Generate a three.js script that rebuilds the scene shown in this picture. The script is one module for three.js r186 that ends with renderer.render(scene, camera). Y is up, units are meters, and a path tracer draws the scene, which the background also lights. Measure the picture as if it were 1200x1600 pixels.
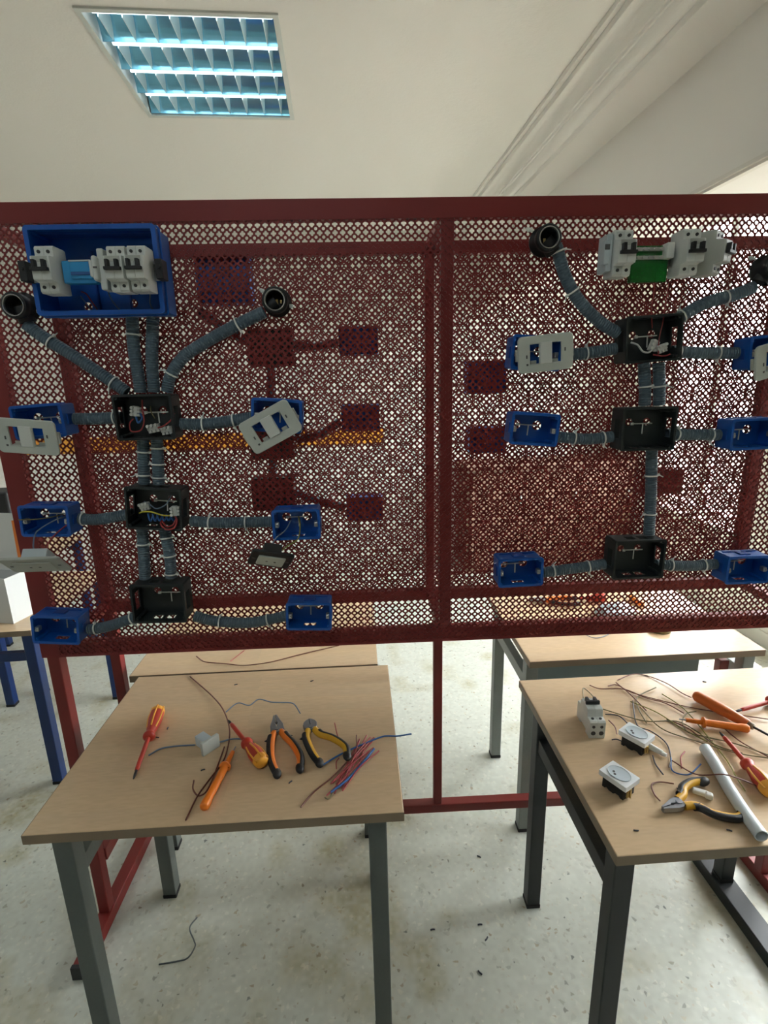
import * as THREE from 'three';
import { RoundedBoxGeometry } from 'three/addons/geometries/RoundedBoxGeometry.js';
import { mergeGeometries, toCreasedNormals } from 'three/addons/utils/BufferGeometryUtils.js';
import { RectAreaLightUniformsLib } from 'three/addons/lights/RectAreaLightUniformsLib.js';

// ---------------------------------------------------------------- camera, sky, light, exposure
const D2R = Math.PI / 180;
const scene = new THREE.Scene();
const camera = new THREE.PerspectiveCamera(90, 0.75, 0.02, 60);
camera.position.set(0, 1.5, 0);
camera.rotation.set(-14.2 * D2R, -4.95 * D2R, -1.385 * D2R, 'YXZ');

const renderer = new THREE.WebGLRenderer({ antialias: true });
renderer.toneMapping = THREE.LinearToneMapping;
renderer.toneMappingExposure = 1.24;
renderer.shadowMap.enabled = true;
RectAreaLightUniformsLib.init();

const SKY = 20.0;                                 // bright overcast daylight, even all round; darker ground below the horizon
{
  const w = 64, h = 32, a = new Uint8Array(w * h * 4);
  for (let y = 0; y < h; y++) {
    const e = ((y + 0.5) / h - 0.5) * Math.PI, k = e > 0 ? 0.78 + 0.22 * Math.sin(e) : 0.10, c = e > 0 ? [0.95, 0.985, 1] : [1, 0.97, 0.9];
    for (let x = 0; x < w; x++) a.set([c[0] * k * 255, c[1] * k * 255, c[2] * k * 255, 255], (y * w + x) * 4);
  }
  const t = new THREE.DataTexture(a, w, h); t.mapping = THREE.EquirectangularReflectionMapping; t.magFilter = THREE.LinearFilter; t.needsUpdate = true;
  scene.background = t; scene.backgroundIntensity = SKY;
}
const WIN = [[-3.62, -2.76], [-2.48, -0.95]];   // windows of the right wall, z from and to
const WIN_Y = [0.58, 2.47], WALL_X = 2.36;
{ // high sun, falling steeply through the windows onto the floor beside the right wall
  const sun = new THREE.DirectionalLight(new THREE.Color().setRGB(1.0, 0.965, 0.91), 56);
  sun.position.set(2.2 + 2.7, 9.6, -1.8 - 1.0); sun.target.position.set(2.2, 0, -1.8); sun.name = 'sun';
  sun.castShadow = true; sun.shadow.mapSize.set(4096, 4096);
  Object.assign(sun.shadow.camera, { left: -6, right: 6, top: 6, bottom: -6, near: 0.5, far: 25 });
  scene.add(sun, sun.target);
}

// ---------------------------------------------------------------- helpers
let seed = 7;
const rnd = () => { seed = (seed * 1664525 + 1013904223) >>> 0; return seed / 4294967296; };
const rr = (a, b) => a + (b - a) * rnd();
const V = (x, y, z) => new THREE.Vector3(x, y, z);
const used = {};
function numbered(name) { const n = used[name] = (used[name] ?? -1) + 1; return n ? name + '_' + String(n).padStart(3, '0') : name; }
const lin = (r, g, b) => new THREE.Color().setRGB(r, g, b);
const hex = (h) => new THREE.Color(h);
function mat(color, roughness = 0.6, metalness = 0, extra = {}) { return new THREE.MeshStandardMaterial({ color, roughness, metalness, side: THREE.DoubleSide, ...extra }); }

function clean(g) { g = g.index ? g.toNonIndexed() : g; for (const k of Object.keys(g.attributes)) if (!['position', 'normal', 'uv'].includes(k)) g.deleteAttribute(k); if (!g.attributes.uv) g.setAttribute('uv', new THREE.BufferAttribute(new Float32Array(g.attributes.position.count * 2), 2)); if (!g.attributes.normal) g.computeVertexNormals(); return g; }
function merge(list) { list = [].concat(list).map(clean); return list.length > 1 ? mergeGeometries(list) : list[0]; }
function obj(name, geos, material, parent) {
  const m = new THREE.Mesh(merge(geos), material);
  m.name = numbered(name); m.castShadow = m.receiveShadow = true;
  (parent ?? scene).add(m);
  return m;
}
function tag(o, label, category, group) { o.userData = { label, category }; if (group) o.userData.group = group; return o; }
function thing(name, label, category, pos = [0, 0, 0], turn = 0, group) {
  const o = new THREE.Group(); o.name = numbered(name); scene.add(o);
  o.position.set(...pos); o.rotation.y = turn;
  return tag(o, label, category, group);
}
function struct(name, geos, m, parent) { const o = obj(name, geos, m, parent); if (!parent) o.userData.kind = 'structure'; return o; }
function bx(w, h, d, x = 0, y = 0, z = 0, r = 0) { const g = r ? new RoundedBoxGeometry(w, h, d, 2, r) : new THREE.BoxGeometry(w, h, d); return g.translate(x, y, z); }
function cyl(r, h, x, y, z, axis = 'y', r2 = r, seg = 16, open = false) { const g = new THREE.CylinderGeometry(r2, r, h, seg, 1, open); if (axis === 'x') g.rotateZ(-Math.PI / 2); if (axis === 'z') g.rotateX(Math.PI / 2); return g.translate(x, y, z); }
function span(x0, x1, y0, y1, z0, z1, r = 0) { return bx(x1 - x0, y1 - y0, z1 - z0, (x0 + x1) / 2, (y0 + y1) / 2, (z0 + z1) / 2, r); }
function lathe(pts, seg = 20) { return new THREE.LatheGeometry(pts.map((p) => new THREE.Vector2(...p)), seg); }
function rrect(w, h, r, S = THREE.Shape) {
  const s = new S(), x = w / 2, y = h / 2;
  s.moveTo(-x + r, -y); s.lineTo(x - r, -y); s.absarc(x - r, -y + r, r, -Math.PI / 2, 0, false); s.lineTo(x, y - r); s.absarc(x - r, y - r, r, 0, Math.PI / 2, false);
  s.lineTo(-x + r, y); s.absarc(-x + r, y - r, r, Math.PI / 2, Math.PI, false); s.lineTo(-x, -y + r); s.absarc(-x + r, -y + r, r, Math.PI, Math.PI * 1.5, false);
  return s;
}
function hole(x, y, w, h) { const p = new THREE.Path(); p.moveTo(x - w / 2, y - h / 2); p.lineTo(x - w / 2, y + h / 2); p.lineTo(x + w / 2, y + h / 2); p.lineTo(x + w / 2, y - h / 2); p.closePath(); return p; }
function round(x, y, r) { const p = new THREE.Path(); p.absarc(x, y, r, 0, Math.PI * 2, true); return p; }
function ext(shape, depth, bevel = 0, curveSegments = 6) { return new THREE.ExtrudeGeometry(shape, { depth: depth - 2 * bevel, bevelEnabled: bevel > 0, bevelThickness: bevel, bevelSize: bevel, bevelOffset: -bevel, bevelSegments: 2, curveSegments }).translate(0, 0, bevel); }
function poly(pts) { const s = new THREE.Shape(); pts.forEach((p, i) => i ? s.lineTo(...p) : s.moveTo(...p)); s.closePath(); return s; }
function boxUV(g, k = 1) {                        // uv in metres, by the face's main direction
  g = clean(g); const p = g.attributes.position, n = g.attributes.normal, uv = new Float32Array(p.count * 2);
  for (let i = 0; i < p.count; i++) {
    const ax = Math.abs(n.getX(i)), ay = Math.abs(n.getY(i)), az = Math.abs(n.getZ(i));
    const [u, v] = ay >= ax && ay >= az ? [p.getX(i), p.getZ(i)] : ax >= az ? [p.getZ(i), p.getY(i)] : [p.getX(i), p.getY(i)];
    uv[2 * i] = u * k; uv[2 * i + 1] = v * k;
  }
  g.setAttribute('uv', new THREE.BufferAttribute(uv, 2)); return g;
}
const curve = (pts) => new THREE.CatmullRomCurve3(pts.map((p) => p.isVector3 ? p : V(...p)), false, 'centripetal');
function tube(pts, r, seg = 24, rad = 7) { const c = curve(pts); return new THREE.TubeGeometry(c, seg, r, rad, false); }
function ribbed(c, r, pitch, rad = 12, hollow = true) {   // corrugated pipe: rings of two radii, with open ends
  const L = c.getLength(), n = Math.max(4, Math.round(L / pitch)), rings = [];
  const steps = n * 4, F = c.computeFrenetFrames(steps, false);
  for (let i = 0; i <= steps; i++) rings.push([i, [1, 1, 0.93, 0.93][i % 4] * r]);
  const all = hollow ? rings.concat([[steps, r * 0.84], [steps - 4, r * 0.84]]) : rings;
  const pos = [], idx = [];
  for (const [i, q] of all) {
    const p = c.getPointAt(i / steps);
    for (let k = 0; k < rad; k++) { const a = k / rad * Math.PI * 2; pos.push(...p.clone().addScaledVector(F.normals[i], Math.cos(a) * q).addScaledVector(F.binormals[i], Math.sin(a) * q).toArray()); }
  }
  for (let i = 0; i < all.length - 1; i++) for (let k = 0; k < rad; k++) { const a = i * rad + k, b = i * rad + (k + 1) % rad; idx.push(a, b, a + rad, b, b + rad, a + rad); }
  const g = new THREE.BufferGeometry(); g.setAttribute('position', new THREE.Float32BufferAttribute(pos, 3)); g.setIndex(idx);
  return toCreasedNormals(g, 0.5);
}

// ---------------------------------------------------------------- textures
function noiseField(n, cells, s0) {               // value noise that repeats
  const g = []; let s = s0; const r = () => { s = (s * 1664525 + 1013904223) >>> 0; return s / 4294967296; };
  for (let i = 0; i < cells * cells; i++) g.push(r());
  return (u, v) => {
    const x = u * cells, y = v * cells, xi = Math.floor(x), yi = Math.floor(y), fx = x - xi, fy = y - yi, w = (t) => t * t * (3 - 2 * t);
    const at = (a, b) => g[((b % cells) + cells) % cells * cells + ((a % cells) + cells) % cells];
    const a = at(xi, yi), b = at(xi + 1, yi), c = at(xi, yi + 1), d = at(xi + 1, yi + 1);
    return (a + (b - a) * w(fx)) * (1 - w(fy)) + (c + (d - c) * w(fx)) * w(fy);
  };
}
function dataTex(n, fn, srgb = true) {
  const a = new Uint8Array(n * n * 4);
  for (let y = 0; y < n; y++) for (let x = 0; x < n; x++) { const c = fn(x / n, y / n); for (let k = 0; k < 3; k++) a[(y * n + x) * 4 + k] = Math.max(0, Math.min(255, c[k])); a[(y * n + x) * 4 + 3] = 255; }
  const t = new THREE.DataTexture(a, n, n); t.wrapS = t.wrapT = THREE.RepeatWrapping; t.magFilter = THREE.LinearFilter; t.minFilter = THREE.LinearMipmapLinearFilter;
  if (srgb) t.colorSpace = THREE.SRGBColorSpace; t.needsUpdate = true; return t;
}
// terrazzo, two metres to the tile: pale cement, many small chips, brownish grime patches
const terrazzo = (() => {
  const c = document.createElement('canvas'); c.width = c.height = 2048; const x = c.getContext('2d');
  x.fillStyle = '#bcc0b6'; x.fillRect(0, 0, 2048, 2048);
  const chip = (n, r0, r1, cols, al) => {
    for (let i = 0; i < n; i++) {
      const px = rnd() * 2048, py = rnd() * 2048, r = rr(r0, r1), k = 5 + Math.floor(rnd() * 3), a0 = rnd() * 7, el = rr(0.45, 1);
      x.globalAlpha = rr(al * 0.5, al); x.fillStyle = cols[Math.floor(rnd() * cols.length)];
      for (const dx of [0, -2048, 2048]) for (const dy of [0, -2048, 2048]) {
        if (px + dx < -40 || px + dx > 2088 || py + dy < -40 || py + dy > 2088) continue;
        x.beginPath();
        for (let j = 0; j < k; j++) { const a = j / k * 6.283, q = r * (0.7 + 0.3 * Math.sin(i * 7.3 + j * 2.7)), cx = Math.cos(a) * q, cy = Math.sin(a) * q * el; const X = px + dx + cx * Math.cos(a0) - cy * Math.sin(a0), Y = py + dy + cx * Math.sin(a0) + cy * Math.cos(a0); j ? x.lineTo(X, Y) : x.moveTo(X, Y); }
        x.closePath(); x.fill();
      }
    }
  };
  chip(9000, 3, 11, ['#d6d6ca', '#bdbdb0', '#cecdbe', '#b3b4a8'], 0.6);
  chip(1500, 6, 15, ['#a9aca2', '#b0aea0', '#9fa198', '#c6c8bd'], 0.55);
  chip(2600, 3, 9, ['#b3aa98', '#a8a497', '#bdb29c', '#9c9a8f'], 0.6);
  chip(1100, 3, 11, ['#8b8778', '#8d7d66', '#7f8078', '#9a8a70'], 0.7);
  chip(260, 3, 9, ['#5e5c54', '#6b5c48', '#555a58'], 0.75);
  x.globalAlpha = 1;
  const im = x.getImageData(0, 0, 2048, 2048).data, n1 = noiseField(0, 5, 11), n2 = noiseField(0, 23, 12), n3 = noiseField(0, 170, 13);
  return dataTex(2048, (u, v) => {
    const i = (Math.floor(v * 2048) * 2048 + Math.floor(u * 2048)) * 4, g = n1(u, v) * 0.5 + n2(u, v) * 0.5, dirt = Math.max(0, g - 0.52) * 1.3 * (0.5 + n3(u, v)), f = 0.97 + 0.06 * n3(v, u);
    return [im[i] * f * (1 - dirt * 0.28), im[i + 1] * f * (1 - dirt * 0.36), im[i + 2] * f * (1 - dirt * 0.55)];
  });
})();
// pale beech laminate, one metre to the tile, grain along u
const beech = (() => {
  const a = noiseField(0, 9, 21), b = noiseField(0, 64, 22), c = noiseField(0, 256, 23);
  return dataTex(1024, (u, v) => {
    const g = a(u * 0.34, v) * 0.55 + b(u * 0.06, v) * 0.45, fleck = c(u * 0.25, v);
    const k = 1 + (g - 0.5) * 0.065 + (fleck - 0.5) * 0.04;
    return [208 * k, 180 * k * (1 - (g - 0.5) * 0.02), 144 * k * (1 - (g - 0.5) * 0.06)];
  });
})();
const plasterBump = (() => { const a = noiseField(0, 60, 31), b = noiseField(0, 220, 32); return dataTex(512, (u, v) => { const k = 255 * (a(u, v) * 0.5 + b(u, v) * 0.5); return [k, k, k]; }, false); })();
const paintTone = (() => { const a = noiseField(0, 14, 41), b = noiseField(0, 120, 42); return dataTex(512, (u, v) => { const k = 236 + 19 * (a(u, v) * 0.6 + b(u, v) * 0.4); return [k, k, k]; }); })();

// ---------------------------------------------------------------- materials
const M = {
  floor: mat(0xffffff, 0.42, 0, { map: terrazzo }),
  plaster: mat(lin(0.80, 0.76, 0.695), 0.9, 0, { bumpMap: plasterBump, bumpScale: 0.0015, map: paintTone }),
  ceiling: mat(lin(0.81, 0.80, 0.745), 0.9, 0, { bumpMap: plasterBump, bumpScale: 0.0006 }),
  cornice: mat(lin(0.81, 0.80, 0.745), 0.85),
  stucco: mat(lin(0.72, 0.71, 0.64), 0.8),
  orangeRail: mat(lin(0.72, 0.30, 0.035), 0.45),
  white: mat(lin(0.75, 0.76, 0.74), 0.45),
  red: mat(lin(0.200, 0.0150, 0.0115), 0.48, 0, { map: paintTone }),
  redSheet: mat(lin(0.190, 0.0140, 0.0125), 0.55),
  black: mat(lin(0.012, 0.013, 0.014), 0.5),
  blackRubber: mat(lin(0.008, 0.008, 0.008), 0.8),
  greySteel: mat(lin(0.105, 0.125, 0.115), 0.45, 0, { map: paintTone }),
  darkSteel: mat(lin(0.010, 0.014, 0.016), 0.5, 0, { map: paintTone }),
  paleSteel: mat(lin(0.21, 0.235, 0.22), 0.45, 0, { map: paintTone }),
  panel: mat(lin(0.15, 0.20, 0.21), 0.5),  // tone of the shaded floor under the window-side table, for its added panel
  blueSteel: mat(lin(0.003, 0.026, 0.125), 0.4, 0, { map: paintTone }),
  wood: mat(0xffffff, 0.24, 0, { map: beech }),
  woodEdge: mat(lin(0.22, 0.165, 0.105), 0.5),
  blue: mat(lin(0.003, 0.090, 0.42), 0.36),
  blueDark: mat(lin(0.003, 0.058, 0.31), 0.42),
  junction: mat(lin(0.014, 0.020, 0.021), 0.5),
  conduit: mat(lin(0.085, 0.130, 0.165), 0.40),
  nylon: mat(lin(0.70, 0.71, 0.68), 0.5),
  plate: mat(lin(0.50, 0.54, 0.50), 0.4),
  socketWhite: mat(lin(0.70, 0.73, 0.73), 0.4),
  plateGrey: mat(lin(0.42, 0.44, 0.40), 0.5),
  device: mat(lin(0.64, 0.67, 0.64), 0.45),
  deviceCool: mat(lin(0.50, 0.57, 0.60), 0.45),
  seam: mat(lin(0.10, 0.10, 0.10), 0.7),
  screw: mat(lin(0.035, 0.035, 0.035), 0.5),
  galv: mat(lin(0.55, 0.56, 0.56), 0.35, 0.9),
  steel: mat(lin(0.30, 0.31, 0.33), 0.42, 0.75),
  brass: mat(lin(0.55, 0.42, 0.18), 0.3, 0.9),
  green: new THREE.MeshPhysicalMaterial({ color: lin(0.01, 0.42, 0.06), roughness: 0.12, transmission: 0.75, thickness: 0, side: THREE.DoubleSide }),
  cyanClear: mat(lin(0.04, 0.30, 0.62), 0.25),
  orange: mat(lin(0.80, 0.20, 0.015), 0.4),
  orangeDark: mat(lin(0.55, 0.13, 0.02), 0.4),
  redTool: mat(lin(0.46, 0.035, 0.016), 0.42),
  yellowTool: mat(lin(0.80, 0.36, 0.035), 0.42),
  yellowGrip: mat(lin(0.66, 0.36, 0.02), 0.45),
  orangeGrip: mat(lin(0.78, 0.19, 0.015), 0.45),
  wireBrown: mat(lin(0.16, 0.050, 0.028), 0.45),
  wireRed: mat(lin(0.34, 0.035, 0.035), 0.45),
  wireBlue: mat(lin(0.022, 0.11, 0.33), 0.45),
  wireGrey: mat(lin(0.16, 0.22, 0.30), 0.45),
  wireYG: mat(lin(0.24, 0.22, 0.035), 0.45),
  wireYellow: mat(lin(0.62, 0.55, 0.05), 0.45),
  wireDark: mat(lin(0.03, 0.035, 0.05), 0.5),
  wireGrim: mat(lin(0.07, 0.085, 0.09), 0.5),
  wireOlive: mat(lin(0.18, 0.15, 0.06), 0.5),
  pvc: mat(lin(0.64, 0.70, 0.72), 0.35),
  cardboard: mat(lin(0.66, 0.68, 0.66), 0.6),
  brownWood: mat(lin(0.25, 0.145, 0.10), 0.55),
};

// ---------------------------------------------------------------- the room
const RX0 = -3.4, RZ0 = -4.2, RZ1 = 3.2, CEIL = 2.6, T = 0.2;
struct('floor', boxUV(span(RX0 - T, WALL_X + T, -0.15, 0, RZ0 - T, RZ1 + T), 0.5), M.floor);
struct('wall_back', boxUV(span(RX0 - T, WALL_X + T, 0, 3, RZ0 - T, RZ0)), M.plaster);
struct('wall_left', boxUV(span(RX0 - T, RX0, 0, 3, RZ0, RZ1)), M.plaster);
struct('wall_front', boxUV(span(RX0 - T, WALL_X + T, 0, 3, RZ1, RZ1 + T)), M.plaster);
{ // right wall with its window openings
  const s = new THREE.Shape(); s.moveTo(-RZ1, 0); s.lineTo(-RZ0, 0); s.lineTo(-RZ0, 3); s.lineTo(-RZ1, 3); s.closePath();
  for (const [z0, z1] of WIN) s.holes.push(hole(-(z0 + z1) / 2, (WIN_Y[0] + WIN_Y[1]) / 2, z1 - z0, WIN_Y[1] - WIN_Y[0]));
  struct('wall_right', boxUV(ext(s, T).rotateY(Math.PI / 2).translate(WALL_X, 0, 0)), M.plaster);
}
const glass = new THREE.MeshPhysicalMaterial({ color: 0xffffff, roughness: 0.02, transmission: 1, thickness: 0, ior: 1.5, side: THREE.DoubleSide });
WIN.forEach(([z0, z1], i) => {
  const g = new THREE.Group(); g.name = 'window_' + (i + 1); g.position.set(WALL_X + 0.1, WIN_Y[0], (z0 + z1) / 2); g.userData.kind = 'structure'; scene.add(g);
  const w = z1 - z0, h = WIN_Y[1] - WIN_Y[0], f = 0.05;
  obj('window_frame', [span(-0.03, 0.03, 0, f, -w / 2, w / 2), span(-0.03, 0.03, h - f, h, -w / 2, w / 2), span(-0.03, 0.03, f, h - f, -w / 2, -w / 2 + f), span(-0.03, 0.03, f, h - f, w / 2 - f, w / 2)], M.white, g);
  obj('mullion', span(-0.025, 0.025, f, h - f, -0.03, 0.03), M.white, g);
  for (const s of [-1, 1]) obj('pane', span(-0.003, 0.003, f, h - f, s > 0 ? 0.03 : -w / 2 + f, s > 0 ? w / 2 - f : -0.03), glass, g);
  obj('window_sill', span(-0.13, -0.03, -0.03, 0, -w / 2 - 0.05, w / 2 + 0.05, 0.006), M.stucco, g);
});
// ceiling with the opening of the recessed light
const LX = [-0.715, -0.13], LZ = [-2.545, -1.915], LAMP_POWER = 4.2;
const LAMPS = [[(LX[0] + LX[1]) / 2, (LZ[0] + LZ[1]) / 2], [-0.4225, 0.30], [-2.35, -2.23], [-2.35, 0.30]];
const LAMP_LABELS = ['', 'recessed louvre ceiling light above the near end of the room', 'recessed louvre ceiling light over the blue table', 'recessed louvre ceiling light by the left wall at the near end'];
{
  const s = new THREE.Shape(); s.moveTo(RX0 - T, -RZ1 - T); s.lineTo(1.022, -RZ1 - T); s.lineTo(1.022, -RZ0 + T); s.lineTo(RX0 - T, -RZ0 + T); s.closePath();
  for (const [x, z] of LAMPS) s.holes.push(hole(x, -z, LX[1] - LX[0], LZ[1] - LZ[0]));
  struct('ceiling', boxUV(ext(s, 0.2).rotateX(-Math.PI / 2).translate(0, CEIL, 0)), M.ceiling);
  struct('ceiling_bay', boxUV(span(1.42, WALL_X + T, CEIL, CEIL + 0.2, RZ0 - T, RZ1 + T)), M.ceiling);
  struct('ceiling_beam', [boxUV(span(1.022, 1.174, 2.447, CEIL + 0.2, RZ0, RZ1)), boxUV(span(1.174, 1.42, 2.05, CEIL + 0.2, RZ0, RZ1))], M.cornice);
  // stepped plaster cornice along the beam
  const cove = (a, b, n = 8) => Array.from({ length: n - 1 }, (_, i) => { const t = (i + 1) / n * Math.PI / 2; return [a[0] + (b[0] - a[0]) * (1 - Math.cos(t)), a[1] + (b[1] - a[1]) * Math.sin(t)]; });
  const cove2 = (a, b, n = 8) => Array.from({ length: n - 1 }, (_, i) => { const t = (i + 1) / n * Math.PI / 2; return [a[0] + (b[0] - a[0]) * Math.sin(t), a[1] + (b[1] - a[1]) * (1 - Math.cos(t))]; });
  const P = [[1.022, 2.6], [0.895, 2.6], [0.895, 2.582], [0.913, 2.582], [0.913, 2.560], [0.921, 2.560], ...cove2([0.921, 2.560], [0.957, 2.516]), [0.957, 2.516], [0.957, 2.506], [0.965, 2.506], [0.965, 2.496], [0.973, 2.496], ...cove([0.973, 2.496], [1.006, 2.462]), [1.006, 2.462], [1.006, 2.440], [1.022, 2.440]];
  struct('trim_1', ext(poly(P), RZ1 - RZ0).translate(0, 0, RZ0), M.cornice);
  struct('trim_4', ext(poly([[1.150, 2.062], [1.176, 2.062], [1.176, 2.042], [1.158, 2.042], [1.158, 2.05], [1.150, 2.05]]), RZ1 - RZ0).translate(0, 0, RZ0), M.stucco);
  const Q = [[0, 0], [0, 0.05], [-0.05, 0.05], [-0.05, 0.04], [-0.02, 0.012], [-0.02, 0]].map(([a, b]) => [WALL_X + a, CEIL - 0.05 + b]);
  struct('trim_2', ext(poly(Q), RZ1 - RZ0).translate(0, 0, RZ0), M.stucco);
}
struct('trim_3', span(RX0, 0.37, 1.02, 1.135, RZ0, RZ0 + 0.025, 0.004), M.orangeRail);
struct('baseboard_back', span(RX0, WALL_X, 0, 0.08, RZ0, RZ0 + 0.015), M.stucco);
struct('baseboard_right', span(WALL_X - 0.015, WALL_X, 0, 0.08, RZ0 + 0.015, RZ1), M.stucco);

// ---------------------------------------------------------------- recessed ceiling light: four troughs of mirrored louvre
{
  const w = LX[1] - LX[0], d = LZ[1] - LZ[0];
  const t = thing('ceiling_light', 'square recessed ceiling light with four rows of mirrored louvre cells', 'ceiling light', [(LX[0] + LX[1]) / 2, CEIL, (LZ[0] + LZ[1]) / 2]);
  const mirror = mat(lin(0.30, 0.74, 0.92), 0.30, 0.45), mirrorFar = mat(lin(0.30, 0.68, 0.88), 0.16, 0.75), blade = mat(lin(0.72, 0.84, 0.84), 0.3, 0.4), frame = mat(lin(0.62, 0.66, 0.62), 0.4);  // cyan of the reflected sky is mixed into both mirror colours
  const tubeM = mat(lin(0.8, 0.85, 0.85), 0.4, 0, { emissive: lin(0.80, 0.95, 1.0), emissiveIntensity: 2.6 });
  const b = 0.009;
  obj('frame', [span(-w / 2 - 0.008, w / 2 + 0.008, -0.006, 0, d / 2 - b, d / 2 + 0.008), span(-w / 2 - 0.008, w / 2 + 0.008, -0.006, 0, -d / 2 - 0.008, -d / 2 + b), span(-w / 2 - 0.008, -w / 2 + b, -0.006, 0, -d / 2 + b, d / 2 - b), span(w / 2 - b, w / 2 + 0.008, -0.006, 0, -d / 2 + b, d / 2 - b)], frame, t);
  obj('housing', [span(-w / 2 + 0.001, w / 2 - 0.001, 0.115, 0.12, -d / 2 + 0.001, d / 2 - 0.001), span(-w / 2 + 0.001, -w / 2 + 0.004, 0, 0.115, -d / 2 + 0.001, d / 2 - 0.001), span(w / 2 - 0.004, w / 2 - 0.001, 0, 0.115, -d / 2 + 0.001, d / 2 - 0.001), span(-w / 2 + 0.004, w / 2 - 0.004, 0, 0.115, -d / 2 + 0.001, -d / 2 + 0.004), span(-w / 2 + 0.004, w / 2 - 0.004, 0, 0.115, d / 2 - 0.004, d / 2 - 0.001)], M.white, t);
  const n = 4, pitch = (d - 2 * b) / n, hw = w / 2 - b;
  for (let i = 0; i < n; i++) {
    const z = -d / 2 + b + pitch * (i + 0.5);
    for (const s of [-1, 1]) {                    // parabolic side of a trough; the near side stops above the tube
      const prof = []; for (let k = 0; k <= 8; k++) { const q = (k + (s > 0 ? 3 : 0)) / (s > 0 ? 11 : 8); prof.push([z + s * (pitch / 2 - 0.003 - (pitch / 2 - 0.022) * Math.pow(q, 1.7)), 0.002 + 0.075 * q]); }
      const pos = [], idx = []; prof.forEach(([zz, yy]) => pos.push(-hw, yy, zz, hw, yy, zz)); for (let k = 0; k < 8; k++) { const a = 2 * k; idx.push(a, a + 1, a + 2, a + 1, a + 3, a + 2); }
      const g = new THREE.BufferGeometry(); g.setAttribute('position', new THREE.Float32BufferAttribute(pos, 3)); g.setIndex(idx); g.computeVertexNormals();
      obj('reflector', [g, g.clone().translate(0, 0, s * 0.0012)], s > 0 ? mirror : mirrorFar, t);
    }
    obj('trough_roof', span(-hw, hw, 0.078, 0.080, z - 0.022, z + 0.022), mirror, t);
    for (let k = 0; k < 8; k++) {                 // cross blades, V in section
      const x = -hw + (k + 0.5) / 8 * 2 * hw;
      const v = poly([[x - 0.009, 0.055], [x - 0.0012, 0.004], [x + 0.0012, 0.004], [x + 0.009, 0.055], [x + 0.0075, 0.055], [x, 0.012], [x - 0.0075, 0.055]]);
      obj('louvre_blade', ext(v, pitch - 0.040).translate(0, 0, z - pitch / 2 + 0.005), blade, t);
    }
    obj('lamp_tube', cyl(0.0125, 2 * hw - 0.03, 0.010, 0.016, z + pitch / 2 - 0.0165, 'x'), tubeM, t);
  }
  for (const [k, [x, z]] of LAMPS.entries()) {    // the same light again over the rest of the room, each with its own glow
    if (k) { const c = t.clone(); c.name = numbered('ceiling_light'); c.position.set(x, CEIL, z); c.userData.label = LAMP_LABELS[k]; scene.add(c); }
    const l = new THREE.RectAreaLight(new THREE.Color().setRGB(0.90, 0.97, 1.0), LAMP_POWER, w - 0.06, d - 0.06);
    l.position.set(x, CEIL - 0.012, z); l.lookAt(x, 0, z); l.name = 'ceiling_light_glow'; scene.add(l);
  }
}

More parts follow.
